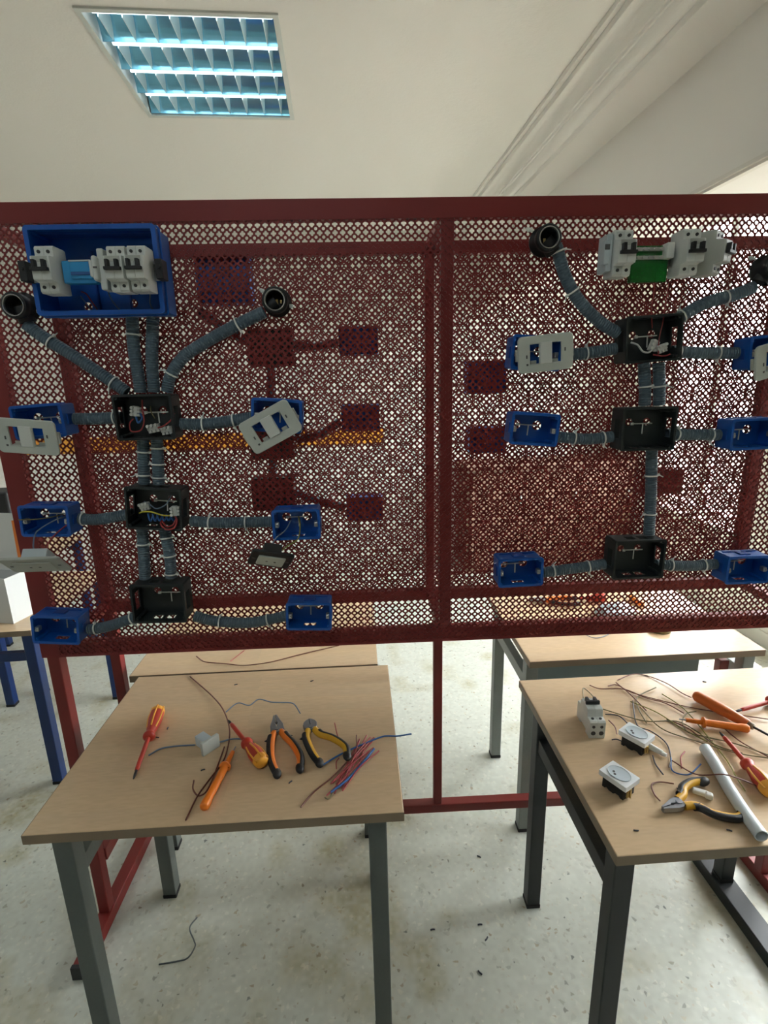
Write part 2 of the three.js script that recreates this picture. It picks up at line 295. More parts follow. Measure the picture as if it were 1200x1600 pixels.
// ---------------------------------------------------------------- the stand: two perforated sheets on a red tube frame
const TH = -2.9 * D2R, UX = V(Math.cos(TH), 0, -Math.sin(TH)), NZ = V(Math.sin(TH), 0, Math.cos(TH));
const S = (x, y, z) => UX.clone().multiplyScalar(x + 0.187).addScaledVector(NZ, z - 1.176).setY(y);   // stand's own metres to the room's
function perforated(x0, y0, px, py, nx, ny, z, th, skip) {
  // one cell: a rounded cross in the middle and a quarter of a round hole in each corner; both faces and the edges of the holes
  const hx = px / 2, hy = py / 2, rc = px * 0.220, a = px * 0.357, b = px * 0.164;
  const outer = [];
  for (const [sx, sy, a0] of [[-1, -1, 0.5], [1, -1, 1], [1, 1, 1.5], [-1, 1, 2]]) for (let k = 0; k < 3; k++) { const t = Math.PI * (a0 - k * 0.25); outer.push([sx * hx + rc * Math.cos(t), sy * hy + rc * Math.sin(t)]); }
  const arm = [[-b, -b], [-b, -a + b * 0.5], [-b * 0.45, -a], [b * 0.45, -a], [b, -a + b * 0.5]], cross = [];
  for (let q = 0; q < 4; q++) { const c = Math.cos(q * Math.PI / 2), s = Math.sin(q * Math.PI / 2); for (const [x, y] of arm) cross.push([x * c - y * s, x * s + y * c]); }
  const v2 = (p) => new THREE.Vector2(...p), tris = THREE.ShapeUtils.triangulateShape(outer.map(v2), [cross.map(v2)]), all = outer.concat(cross), N = all.length;
  const cells = []; for (let j = 0; j < ny; j++) for (let i = 0; i < nx; i++) cells.push([x0 + (i + 0.5) * px, y0 + (j + 0.5) * py]);
  const walls = []; for (let q = 0; q < 4; q++) for (let k = 0; k < 2; k++) walls.push([q * 3 + k, q * 3 + k + 1, outer, 0]); for (let k = 0; k < cross.length; k++) walls.push([12 + k, 12 + (k + 1) % cross.length]);
  const vN = N * 2 + walls.length * 4, iN = tris.length * 6 + walls.length * 6;
  const pos = new Float32Array(cells.length * vN * 3), nor = new Float32Array(cells.length * vN * 3), idx = new Uint32Array(cells.length * iN);
  let vp = 0, ip = 0;
  const put = (x, y, zz, nx_, ny_, nz_) => { pos[vp * 3] = x; pos[vp * 3 + 1] = y; pos[vp * 3 + 2] = zz; nor[vp * 3] = nx_; nor[vp * 3 + 1] = ny_; nor[vp * 3 + 2] = nz_; return vp++; };
  for (const [cx, cy] of cells) {
    const f = vp; for (const [x, y] of all) put(cx + x, cy + y, z, 0, 0, 1);
    const r = vp; for (const [x, y] of all) put(cx + x, cy + y, z - th, 0, 0, -1);
    for (const [i, j, k] of tris) { idx[ip++] = f + i; idx[ip++] = f + j; idx[ip++] = f + k; idx[ip++] = r + i; idx[ip++] = r + k; idx[ip++] = r + j; }
    for (const [i, j] of walls) {
      const [x1, y1] = all[i], [x2, y2] = all[j], l = Math.hypot(x2 - x1, y2 - y1), n1 = (y2 - y1) / l, n2 = -(x2 - x1) / l;
      const p = put(cx + x1, cy + y1, z, n1, n2, 0); put(cx + x2, cy + y2, z, n1, n2, 0); put(cx + x2, cy + y2, z - th, n1, n2, 0); put(cx + x1, cy + y1, z - th, n1, n2, 0);
      idx[ip++] = p; idx[ip++] = p + 1; idx[ip++] = p + 2; idx[ip++] = p; idx[ip++] = p + 2; idx[ip++] = p + 3;
    }
  }
  const g = new THREE.BufferGeometry(); g.setAttribute('position', new THREE.BufferAttribute(pos, 3)); g.setAttribute('normal', new THREE.BufferAttribute(nor, 3)); g.setIndex(new THREE.BufferAttribute(idx, 1));
  return g;
}
function rawMesh(name, g, m, parent) { const o = new THREE.Mesh(g, m); o.name = numbered(name); o.castShadow = o.receiveShadow = true; parent.add(o); return o; }
{
  const p0 = S(0, 0, 0);
  const t = thing('display_stand', 'dark red steel stand carrying two perforated sheets one behind the other', 'display stand', p0.toArray(), TH);
  const px = 0.0159, py = 0.01605, nx = 120, x0 = -nx * px / 2 - 0.002, y0 = 0.8650, ny = 61, x1 = x0 + nx * px, y1 = y0 + ny * py;
  // front sheet, with its plain margins
  const fs = rawMesh('perforated_sheet', perforated(x0, y0, px, py, nx, ny, 0, 0.0018), M.redSheet, t);
  obj('sheet_margin', [span(-1.001, x0, 0.858, 1.867, -0.0018, 0), span(x1, 1.001, 0.858, 1.867, -0.0018, 0), span(x0, x1, y1, 1.867, -0.0018, 0), span(x0, x1, 0.858, y0, -0.0018, 0), span(-1.001, 1.001, 1.8285, 1.867, 0.0002, 0.0016)], M.redSheet, fs);
  // rear sheet, on the far side of the frame
  const ry0 = 0.862, rs = rawMesh('perforated_sheet', perforated(x0, ry0, px, py, nx, 61, -0.297, 0.0018), M.redSheet, t);
  obj('sheet_margin', [span(-1.001, x0, 0.852, 1.855, -0.2988, -0.297), span(x1, 1.001, 0.852, 1.855, -0.2988, -0.297), span(x0, x1, ry0 + 61 * py, 1.855, -0.2988, -0.297), span(x0, x1, 0.852, ry0, -0.2988, -0.297)], M.redSheet, rs);
  const tb = (name, ...a) => obj(name, boxUV(span(...a, 0.0025), 2), M.red, t);
  const fz = [-0.032, -0.002], rz = [-0.2965, -0.268];
  tb('top_rail', -1.0, 1.0, 1.831, 1.866, ...fz); tb('bottom_rail', -1.0, 1.0, 0.859, 0.893, ...fz);
  tb('top_rail', -0.985, 0.975, 1.822, 1.852, ...rz); tb('bottom_rail', -0.985, 0.975, 0.853, 0.886, ...rz);
  for (const x of [-0.977, 0.977]) { tb('post', x - 0.015, x + 0.015, 0.04, 0.859, ...fz); tb('post', x - 0.015, x + 0.015, 0.893, 1.831, ...fz); }
  tb('post', -0.011, 0.017, 0.893, 1.831, ...fz); tb('post', -0.012, 0.012, 0.886, 1.822, ...rz);
  tb('post', -0.985, -0.955, 0.04, 0.853, ...rz); tb('post', -0.985, -0.955, 0.886, 1.822, ...rz);
  tb('post', 0.945, 0.975, 0.04, 0.60, ...rz); tb('post', 0.945, 0.975, 0.886, 1.822, ...rz);
  for (const [x, w] of [[-0.972, 0.013], [0.001, 0.012], [0.965, 0.013]]) { tb('tie_bar', x - w, x + w, 1.828, 1.851, rz[1], fz[0]); tb('tie_bar', x - w, x + w, 0.862, 0.884, rz[1], fz[0]); }
  for (const x of [-0.972, 0.965]) tb('tie_bar', x - 0.014, x + 0.014, 0.195, 0.235, rz[1], fz[0]);
  tb('stretcher', -0.958, 0.951, 0.198, 0.228, -0.162, -0.132);
  tb('centre_leg', -0.0075, 0.0175, 0.228, 0.862, -0.160, -0.134);
  for (const x of [-0.977, 0.985]) { tb('foot_bar', x - 0.018, x + 0.018, 0.001, 0.04, -0.43, 0.132); for (const cz of [0.137, -0.435]) obj('foot_cap', bx(0.039, 0.041, 0.012, x, 0.0205, cz, 0.002), M.black, t); }
}
function onStand(name, label, category, [x, y, z], roll = 0, group, tilt = 0, yaw = 0) {
  const t = thing(name, label, category, S(x, y, z).toArray(), 0, group);
  t.quaternion.setFromEuler(new THREE.Euler(0, TH, 0)).multiply(new THREE.Quaternion().setFromEuler(new THREE.Euler(tilt, yaw, roll, 'ZYX')));
  return t;
}

// ---------------------------------------------------------------- open wall boxes
function openBox(w, h, d, t, back, side, top) {   // back wall at z 0, mouth at z d; hole lists in the walls
  const B = rrect(w, h, 0.006); (back || []).forEach((p) => B.holes.push(p));
  const L = poly([[0, -h / 2 + 0.003], [d, -h / 2 + 0.003], [d, h / 2 - 0.003], [0, h / 2 - 0.003]]); (side || []).forEach((p) => L.holes.push(p.clone()));
  const U = poly([[-w / 2 + 0.004, 0], [w / 2 - 0.004, 0], [w / 2 - 0.004, d], [-w / 2 + 0.004, d]]); (top || []).forEach((p) => U.holes.push(p.clone()));
  const sideG = () => ext(L, t).rotateY(-Math.PI / 2);
  return [ext(B, t), sideG().translate(-w / 2 + t, 0, 0), sideG().translate(w / 2, 0, 0), ext(U, t).rotateX(Math.PI / 2).translate(0, h / 2, 0), ext(U, t).rotateX(Math.PI / 2).translate(0, -h / 2 + t, 0),
    ...[[-1, -1], [1, -1], [1, 1], [-1, 1]].map(([a, b]) => cyl(0.005, d, a * (w / 2 - 0.005), b * (h / 2 - 0.005), d / 2, 'z', 0.005, 8))];
}
function ring(w, h, r, ww, depth) { const s = rrect(w, h, r); s.holes.push(rrect(w - 2 * ww, h - 2 * ww, Math.max(0.002, r - ww), THREE.Path)); return ext(s, depth, 0.0006); }
const BD = 0.054;
const blueGeo = (() => {
  const w = 0.108, h = 0.071;
  return { shell: merge(openBox(w - 0.004, h - 0.004, BD - 0.004, 0.0025, [round(-0.028, 0.006, 0.011), round(0.020, 0.006, 0.011)], null, [hole(0, BD / 2, 0.03, 0.018)])), rim: ring(w, h, 0.007, 0.006, 0.005).translate(0, 0, BD - 0.005),
    ribs: merge([span(-w / 2 + 0.012, w / 2 - 0.012, h / 2 - 0.003, h / 2, 0.012, 0.015), span(-w / 2 + 0.012, w / 2 - 0.012, -h / 2, -h / 2 + 0.003, 0.012, 0.015), bx(0.026, 0.003, 0.02, 0, h / 2 - 0.001, BD / 2, 0.001), bx(0.003, 0.024, 0.02, w / 2 - 0.001, 0, BD / 2, 0.001), bx(0.003, 0.024, 0.02, -w / 2 + 0.001, 0, BD / 2, 0.001)]),
    lug: merge([bx(0.009, 0.012, 0.014, 0, 0, 0, 0.002), cyl(0.0025, 0.016, 0, 0, 0.002, 'z', 0.0025, 8)]), tie: merge([bx(0.052, 0.0028, 0.0014, 0, 0, 0, 0.0006), bx(0.007, 0.006, 0.005, -0.022, 0, 0.001, 0.001), bx(0.0028, 0.024, 0.0014, 0.004, -0.012, 0, 0.0006)]) };
})();
function share(name, g, m, parent, x = 0, y = 0, z = 0) { const o = new THREE.Mesh(g, m); o.name = numbered(name); o.position.set(x, y, z); o.castShadow = o.receiveShadow = true; parent.add(o); return o; }
function blueBox(label, x, y, roll, group) {
  const t = onStand('wall_box', label, 'wall box', [x, y, 0.0005], roll, group);
  share('shell', blueGeo.shell, M.blue, t); share('rim', blueGeo.rim, M.blue, t); share('knockout_rib', blueGeo.ribs, M.blueDark, t);
  for (const s of [-1, 1]) share('screw_lug', blueGeo.lug, M.galv, t, s * 0.0445, -0.002, BD - 0.011);
  share('cable_tie', blueGeo.tie, M.nylon, t, -0.004, 0.006, 0.0045);
  return t;
}
const R2 = (d) => d * D2R;
const BLUE = [
  ['blue wall box behind the white switch plate beside the left lamp holder', -0.872, 1.437, 3],
  ['blue wall box with a light socket plate hanging on its wires', -0.898, 1.220, -2],
  ['lowest blue wall box beside the left frame of the stand, empty', -0.921, 0.957, -5],
  ['blue wall box partly covered by the steeply tilted white switch plate', -0.372, 1.436, -5],
  ['blue wall box with a black and white socket hanging under it', -0.346, 1.193, 0],
  ['lowest blue wall box of the left panel right of the middle, empty', -0.331, 0.966, -2.4],
  ['blue wall box behind the white switch plate under the lamp holder', 0.186, 1.553, -4],
  ['empty blue wall box under the white switch plate of the right panel', 0.190, 1.392, -5],
  ['lowest blue wall box of the right panel next to the middle post', 0.173, 1.057, 1],
  ['blue wall box with a cut off white plate at the picture edge', 0.705, 1.545, 4],
  ['empty blue wall box of the right panel joined by conduit to the middle dark box', 0.690, 1.368, 1],
  ['lowest blue wall box at the right edge, reflecting window light', 0.727, 1.042, 0],
].map(([l, x, y, r]) => blueBox(l, x, y, R2(r)));

const JD = 0.056;
const junctionGeo = (() => {
  const w = 0.123, h = 0.096;
  return { shell: merge(openBox(w - 0.003, h - 0.003, JD - 0.003, 0.0028, [round(-0.020, 0.012, 0.009), round(0.022, 0.012, 0.009)], [hole(JD * 0.52, 0.0, 0.024, 0.044)], [hole(-0.014, JD * 0.5, 0.022, 0.022), hole(0.016, JD * 0.5, 0.022, 0.022)])), rim: ring(w, h, 0.005, 0.005, 0.006).translate(0, 0, JD - 0.006), post: cyl(0.004, JD - 0.012, 0, 0, JD / 2 - 0.006, 'z', 0.004, 8) };
})();
function junction(label, x, y, roll) {
  const t = onStand('junction_box', label, 'junction box', [x, y, 0.0005], roll);
  share('shell', junctionGeo.shell, M.junction, t); share('rim', junctionGeo.rim, M.junction, t);
  for (const [a, b] of [[-1, 1], [1, 1], [-1, -1], [1, -1]]) share('screw_post', junctionGeo.post, M.junction, t, a * 0.052, b * 0.039, 0);
  share('cable_tie', blueGeo.tie, M.nylon, t, 0.008, 0.008, 0.0045);
  return t;
}
const J = [
  ['dark junction box of the left panel with white connectors and red wires', -0.651, 1.440, 0],
  ['dark junction box with yellow, blue and red wires inside, under the wired one', -0.657, 1.240, -5],
  ['lowest dark junction box of the left panel, empty', -0.676, 1.014, -1.5],
  ['dark junction box of the right panel with white connectors inside', 0.437, 1.577, 3],
  ['empty dark junction box of the right panel, middle of three', 0.446, 1.386, 0],
  ['lowest dark junction box of the right panel, empty', 0.455, 1.079, 0],
].map(([l, x, y, r]) => junction(l, x, y, R2(r)));
// connectors and wires inside the boxes
function connector(label, x, y, z, w, roll = 0, m = M.nylon) {
  const t = onStand('terminal_connector', label, 'connector', [x, y, z], roll);
  const n = Math.max(2, Math.round(w / 0.008));
  obj('body', [bx(w, 0.012, 0.012, 0, 0, 0.006, 0.0015), ...Array.from({ length: n }, (_, i) => cyl(0.0033, 0.006, -w / 2 + (i + 0.5) * w / n, 0.004, 0.0145, 'z', 0.0033, 8)), ...Array.from({ length: n }, (_, i) => bx(w / n - 0.002, 0.007, 0.009, -w / 2 + (i + 0.5) * w / n, -0.008, 0.006, 0.001))], m, t);
  return t;
}
function standWire(label, pts, m, r = 0.0016, group) {
  const p0 = pts[0], t = onStand('wire', label, 'wire', p0, 0, group);
  obj('strand', tube(pts.map((p) => [p[0] - p0[0], p[1] - p0[1], p[2] - p0[2]]), r, 20 + pts.length * 4, 6), m, t);
  return t;
}
connector('white connector at the left inside the wired junction box', -0.683, 1.452, 0.012, 0.022, R2(80));
connector('white connector at the bottom middle of the wired junction box', -0.645, 1.417, 0.020, 0.026, R2(10));
connector('small white connector in the lower right corner of the wired junction box', -0.617, 1.412, 0.020, 0.024, R2(6));
standWire('red wire looping along the bottom of the wired junction box', [[-0.664, 1.475, 0.02], [-0.662, 1.452, 0.03], [-0.66, 1.43, 0.035], [-0.668, 1.412, 0.04], [-0.688, 1.411, 0.04], [-0.690, 1.428, 0.036], [-0.684, 1.436, 0.03]], M.wireRed);
standWire('red wire rising to the right of the wired junction box', [[-0.632, 1.416, 0.036], [-0.618, 1.420, 0.040], [-0.602, 1.432, 0.036], [-0.599, 1.445, 0.02]], M.wireRed);
standWire('blue wire curled at the left of the wired junction box', [[-0.678, 1.440, 0.03], [-0.671, 1.428, 0.038], [-0.664, 1.436, 0.034], [-0.672, 1.446, 0.02]], M.wireBlue, 0.0022);
standWire('thin bare copper wire in the wired junction box', [[-0.648, 1.462, 0.02], [-0.642, 1.45, 0.035], [-0.638, 1.436, 0.03]], M.wireOlive, 0.0011);
connector('white connector at the left inside the box with the yellow wire', -0.688, 1.243, 0.02, 0.022, R2(12));
connector('white connector at the right edge of the box with the yellow wire', -0.616, 1.232, 0.038, 0.022, R2(88));
standWire('yellow and green wire across the middle junction box', [[-0.700, 1.226, 0.03], [-0.688, 1.231, 0.04], [-0.668, 1.232, 0.046], [-0.640, 1.224, 0.05], [-0.617, 1.221, 0.044]], M.wireYellow);
standWire('red wire coil hanging from the box with the yellow wire', [[-0.646, 1.212, 0.03], [-0.650, 1.205, 0.045], [-0.636, 1.193, 0.056], [-0.617, 1.196, 0.058], [-0.611, 1.212, 0.05], [-0.618, 1.222, 0.044]], M.wireRed, 0.002);
standWire('red wire second turn of the hanging coil', [[-0.648, 1.208, 0.04], [-0.634, 1.198, 0.052], [-0.620, 1.202, 0.054], [-0.613, 1.214, 0.048]], M.wireRed, 0.002);
for (let k = 0; k < 6; k++) standWire('blue wire twist bundled at the bottom of the box with the yellow wire', [[-0.680 + k * 0.010, 1.212 + (k % 2) * 0.002, 0.030], [-0.677 + k * 0.010, 1.226 - k * 0.001, 0.040], [-0.672 + k * 0.010, 1.210, 0.044], [-0.667 + k * 0.010, 1.224 - k * 0.001, 0.034]], M.wireBlue, 0.0021, 'blue twist in the middle junction box');
standWire('grey wire bending through the middle junction box', [[-0.69, 1.25, 0.02], [-0.675, 1.246, 0.03], [-0.66, 1.236, 0.034], [-0.64, 1.243, 0.03], [-0.628, 1.262, 0.02]], M.wireGrey, 0.0014);
connector('white connector in the middle of the right panel wired junction box', 0.452, 1.565, 0.018, 0.024, R2(70));
connector('white connector right of the middle in the right wired junction box', 0.468, 1.560, 0.026, 0.020, R2(20));
standWire('white wire curled in the right wired junction box', [[0.405, 1.572, 0.02], [0.415, 1.566, 0.03], [0.425, 1.552, 0.036], [0.44, 1.550, 0.034], [0.452, 1.560, 0.03]], M.nylon, 0.002);
standWire('red wire hanging down into the right wired junction box', [[0.470, 1.690, 0.03], [0.468, 1.65, 0.03], [0.466, 1.61, 0.03], [0.462, 1.58, 0.03], [0.46, 1.545, 0.036]], M.wireRed, 0.0012);
standWire('red wire along the bottom of the right wired junction box', [[0.452, 1.545, 0.03], [0.470, 1.541, 0.042], [0.486, 1.545, 0.036]], M.wireRed);

// ---------------------------------------------------------------- corrugated conduit with its ties
const CR = 0.0132, CZ = 0.0165;
function tieAt(c, u, parent, flip) {
  const p = c.getPointAt(u), tg = c.getTangentAt(u), g = [];
  const q = new THREE.Quaternion().setFromUnitVectors(V(0, 0, 1), tg);
  g.push(new THREE.TorusGeometry(CR + 0.0012, 0.0014, 5, 20).scale(1, 1, 1.4).applyQuaternion(q));
  const n = V(-tg.y, tg.x, 0).multiplyScalar(flip ? -1 : 1);
  g.push(bx(0.005, 0.007, 0.006, 0, 0, 0, 0.001).applyQuaternion(new THREE.Quaternion().setFromUnitVectors(V(0, 1, 0), n.clone().normalize())).translate(n.x * (CR + 0.002), n.y * (CR + 0.002), 0.002));
  const e = n.clone().multiplyScalar(CR + 0.012).addScaledVector(tg, 0.006);
  g.push(new THREE.TubeGeometry(new THREE.LineCurve3(n.clone().multiplyScalar(CR + 0.003), e.setZ(0.006)), 2, 0.0013, 5));
  obj('cable_tie', g.map((k) => k.translate(p.x, p.y, p.z)), M.nylon, parent);
}
function conduit(label, pts, ties) {
  const p0 = pts[0], t = onStand('corrugated_conduit', label, 'conduit', [p0[0], p0[1], CZ]);
  const c = curve(pts.map(([x, y]) => [x - p0[0], y - p0[1], 0]));
  obj('pipe', ribbed(c, CR, 0.0054), M.conduit, t);
  ties.forEach((u, i) => tieAt(c, u, t, i % 2));
  return t;
}
conduit('long grey conduit sloping from the left lamp holder to the wired junction box', [[-0.880, 1.634], [-0.859, 1.615], [-0.789, 1.565], [-0.717, 1.510], [-0.696, 1.493]], [0.24, 0.86]);
conduit('left of two grey conduits running down from the blue enclosure', [[-0.663, 1.644], [-0.668, 1.581], [-0.666, 1.509], [-0.667, 1.491]], [0.22]);
conduit('right of two grey conduits running down from the blue enclosure', [[-0.620, 1.644], [-0.633, 1.561], [-0.638, 1.491]], []);
conduit('grey conduit curving from the middle lamp holder down to the wired junction box', [[-0.388, 1.650], [-0.447, 1.625], [-0.518, 1.591], [-0.569, 1.560], [-0.600, 1.521], [-0.610, 1.491]], [0.22, 0.86]);
conduit('grey conduit between the left switch plate box and the wired junction box', [[-0.815, 1.439], [-0.775, 1.438], [-0.714, 1.439]], [0.85]);
conduit('grey conduit from the wired junction box to the steeply tilted plate', [[-0.588, 1.422], [-0.536, 1.420], [-0.428, 1.432]], [0.3, 0.72]);
conduit('left of the paired conduits between the two wired boxes of the left panel', [[-0.675, 1.391], [-0.682, 1.33], [-0.686, 1.291]], [0.28, 0.8]);
conduit('right of the paired conduits between the two wired boxes of the left panel', [[-0.645, 1.391], [-0.650, 1.33], [-0.654, 1.289]], [0.2, 0.55, 0.85]);
conduit('grey conduit from the box with the hanging light plate to the middle junction box', [[-0.842, 1.214], [-0.805, 1.211], [-0.722, 1.222]], [0.06]);
conduit('grey conduit from the middle junction box to the box with the hanging black socket', [[-0.592, 1.200], [-0.531, 1.194], [-0.402, 1.192]], [0.22, 0.66]);
conduit('left conduit from the middle junction box down to the lowest one', [[-0.705, 1.190], [-0.709, 1.134], [-0.715, 1.064]], [0.32]);
conduit('right conduit from the middle junction box down to the lowest one', [[-0.655, 1.188], [-0.651, 1.116], [-0.654, 1.064]], [0.2, 0.56, 0.92]);
conduit('short grey conduit from the lowest left wall box up to the lowest junction box', [[-0.866, 0.938], [-0.825, 0.943], [-0.742, 0.968]], [0.14, 0.86]);
conduit('grey conduit sagging from the lowest left junction box to the lowest wall box', [[-0.611, 0.962], [-0.572, 0.949], [-0.480, 0.939], [-0.386, 0.954]], [0.27, 0.78]);
conduit('grey conduit curving from the upper lamp holder to the right wired junction box', [[0.228, 1.770], [0.254, 1.705], [0.285, 1.660], [0.337, 1.614], [0.376, 1.592]], [0.06, 0.42]);
conduit('cut grey conduit pointing up right from the right wired junction box', [[0.499, 1.616], [0.560, 1.649], [0.629, 1.667], [0.666, 1.681]], [0.1, 0.66]);
conduit('grey conduit from the plate under the lamp holder to the right wired junction box', [[0.242, 1.548], [0.32, 1.553], [0.373, 1.560]], [0.5]);
conduit('grey conduit from the right wired junction box to the plate at the edge', [[0.501, 1.551], [0.588, 1.546], [0.650, 1.545]], [0.1, 0.7]);
conduit('left of the paired conduits under the right wired junction box', [[0.440, 1.528], [0.448, 1.48], [0.452, 1.435]], [0.55]);
conduit('right of the paired conduits under the right wired junction box', [[0.474, 1.528], [0.481, 1.48], [0.485, 1.435]], [0.55]);
conduit('grey conduit from the empty upper wall box to the middle box of the right panel', [[0.246, 1.371], [0.328, 1.363], [0.382, 1.367]], [0.35, 0.85]);
conduit('grey conduit from the middle box of the right panel to its right wall box', [[0.509, 1.369], [0.58, 1.366], [0.634, 1.364]], [0.2, 0.85]);
conduit('long upright grey conduit between the two lower junction boxes of the right panel', [[0.479, 1.336], [0.489, 1.217], [0.494, 1.129]], [0.3, 0.75]);
conduit('grey conduit from the lowest middle wall box to the lowest right junction box', [[0.229, 1.040], [0.320, 1.049], [0.391, 1.057]], [0.22, 0.75]);
conduit('grey conduit from the lowest right junction box to the wall box at the edge', [[0.519, 1.051], [0.60, 1.044], [0.671, 1.046]], [0.25, 0.8]);

// ---------------------------------------------------------------- lamp holders
function lampHolder(label, x, y, yaw, down, tilt = 0) {
  const t = onStand('lamp_holder', label, 'lamp holder', [x, y, 0.0008], 0, undefined, tilt, yaw);
  obj('body', lathe([[0.0, 0], [0.022, 0], [0.029, 0.003], [0.030, 0.010], [0.024, 0.015], [0.0235, 0.030], [0.0262, 0.032], [0.0262, 0.044], [0.0225, 0.046], [0.0195, 0.044], [0.0195, 0.014], [0, 0.014]], 28).rotateX(Math.PI / 2), M.black, t);
  obj('screw_ring', lathe([[0.0196, 0.041], [0.0212, 0.0468], [0.0190, 0.0468], [0.0186, 0.041], [0.0196, 0.041]], 24).rotateX(Math.PI / 2), M.galv, t);
  obj('contact', [bx(0.005, 0.010, 0.002, 0, 0, 0.0155), bx(0.003, 0.006, 0.005, 0.009, 0, 0.017)], M.brass, t);
  obj('elbow', new THREE.TubeGeometry(curve([[0, 0, 0.018], [down[0] * 0.5, down[1] * 0.5, 0.018], [down[0], down[1], 0.0165]]), 8, 0.0165, 12), M.black, t);
  obj('cable_tie', [tube([[-0.024, 0.020, 0.012], [-0.03, 0.026, 0.008], [-0.036, 0.027, 0.004]], 0.0022, 6), bx(0.008, 0.007, 0.006, -0.03, 0.024, 0.006, 0.001), bx(0.008, 0.007, 0.006, 0.029, -0.008, 0.012, 0.001)], M.nylon, t);
  return t;
}
lampHolder('black lamp holder at the left frame under the blue enclosure', -0.882, 1.668, 0, [0.006, -0.030]);
lampHolder('black lamp holder in the middle of the left panel', -0.360, 1.669, 0, [-0.022, -0.014]);
lampHolder('black lamp holder high beside the middle post of the right panel', 0.203, 1.778, 0, [0.020, -0.022]);
lampHolder('black lamp holder seen from the side at the right edge', 0.690, 1.716, 0, [-0.012, -0.026]);

// ---------------------------------------------------------------- circuit breakers, enclosure, rails
const breakerGeo = (() => {
  const prof = poly([[0, -0.040], [0.006, -0.0415], [0.040, -0.0415], [0.0435, -0.038], [0.0435, -0.0235], [0.047, -0.022], [0.060, -0.0205], [0.0615, -0.018], [0.0615, 0.018], [0.060, 0.0205], [0.047, 0.022], [0.0435, 0.0235], [0.0435, 0.038], [0.040, 0.0415], [0.006, 0.0415], [0, 0.040], [0, 0.018], [0.007, 0.018], [0.007, -0.017], [0, -0.017]]);
  const W = 0.0175, pole = ext(prof, W - 0.0005, 0.0006).rotateY(-Math.PI / 2).translate(W / 2, 0, 0);
  const lever = merge([bx(0.0065, 0.014, 0.011, 0, 0.006, 0.0655, 0.0012)]);
  return { pole: toCreasedNormals(pole, 0.6), W, lever, bar: bx(0.031, 0.006, 0.009, 0, -0.003, 0.0665, 0.001), screw: merge([cyl(0.0031, 0.003, 0, 0, 0.0432, 'z', 0.0031, 12)]), mark: bx(0.028, 0.010, 0.0006, 0, 0.0145, 0.0616), window: bx(0.004, 0.003, 0.0008, 0, -0.007, 0.0617), win: null };
})();
function breakerParts(t, m = M.device) {
  const B = breakerGeo;
  for (const s of [-1, 1]) { share('pole', B.pole, m, t, s * B.W / 2); share('lever', B.lever, M.black, t, s * B.W / 2); for (const y of [-0.031, 0.031]) share('screw', B.screw, M.screw, t, s * B.W / 2, y, 0.0005); }
  share('lever_bar', B.bar, M.black, t); share('label_strip', B.mark, M.plateGrey, t);
  return t;
}
function breaker(label, x, y, z, scale = 1.05, yaw = 0, roll = 0, m) { const t = onStand('circuit_breaker', label, 'circuit breaker', [x, y, z], roll, undefined, 0, yaw); breakerParts(t, m); t.scale.setScalar(scale); return t; }
{ // blue enclosure
  const w = 0.248, h = 0.162, d = 0.078, t = onStand('enclosure', 'large open blue enclosure holding circuit breakers at the upper left', 'enclosure', [-0.696, 1.7235, 0.0005]);
  obj('shell', openBox(w - 0.006, h - 0.006, d - 0.004, 0.003, [round(0.085, 0.03, 0.009), round(0.035, -0.05, 0.009), round(-0.06, -0.055, 0.009)], null, [hole(0.03, 0.03, 0.025, 0.025), hole(0.075, 0.03, 0.025, 0.025)]), M.blue, t);
  obj('rim', [ring(w, h, 0.008, 0.009, 0.007).translate(0, 0, d - 0.007), ring(w + 0.004, h + 0.004, 0.009, 0.004, 0.004).translate(0, 0, d - 0.022)], M.blue, t);
  obj('rib', [span(-0.11, 0.11, h / 2 - 0.010, h / 2 - 0.006, 0.02, 0.05), span(0.106, 0.110, -0.06, 0.06, 0.01, 0.05), span(-0.04, 0.10, 0.038, 0.041, 0.004, 0.012), span(-0.035, -0.032, -0.07, 0.05, 0.004, 0.012), span(0.03, 0.033, -0.07, 0.05, 0.004, 0.010)], M.blueDark, t);
}
function rail(label, x, y, z, w, endY) {
  const t = onStand('mounting_rail', label, 'mounting rail', [x, y, z]);
  obj('rail', [span(-w / 2, w / 2, -0.0175, -0.0125, 0, 0.0015), span(-w / 2, w / 2, 0.0125, 0.0175, 0, 0.0015), span(-w / 2, w / 2, -0.0125, 0.0125, -0.007, -0.0055), span(-w / 2, w / 2, -0.0135, -0.0120, -0.007, 0), span(-w / 2, w / 2, 0.0120, 0.0135, -0.007, 0)], M.galv, t);
  return t;
}
{
  const t = rail('steel rail across the blue enclosure with black end clips', -0.690, 1.7185, 0.0862, 0.250);
  for (const s of [-1, 1]) { obj('end_clip', [bx(0.014, 0.036, 0.028, s * 0.126, 0, 0.0075, 0.002), cyl(0.004, 0.006, s * 0.126, 0.004, 0.0215, 'z')], M.black, t); }
}
breaker('two pole circuit breaker alone at the left of the blue enclosure', -0.7625, 1.7165, 0.0815, 0.98);
breaker('two pole circuit breaker in the middle of the blue enclosure', -0.634, 1.7160, 0.0815, 0.95);
breaker('two pole circuit breaker at the right end of the blue enclosure', -0.5965, 1.7165, 0.0815, 0.95);
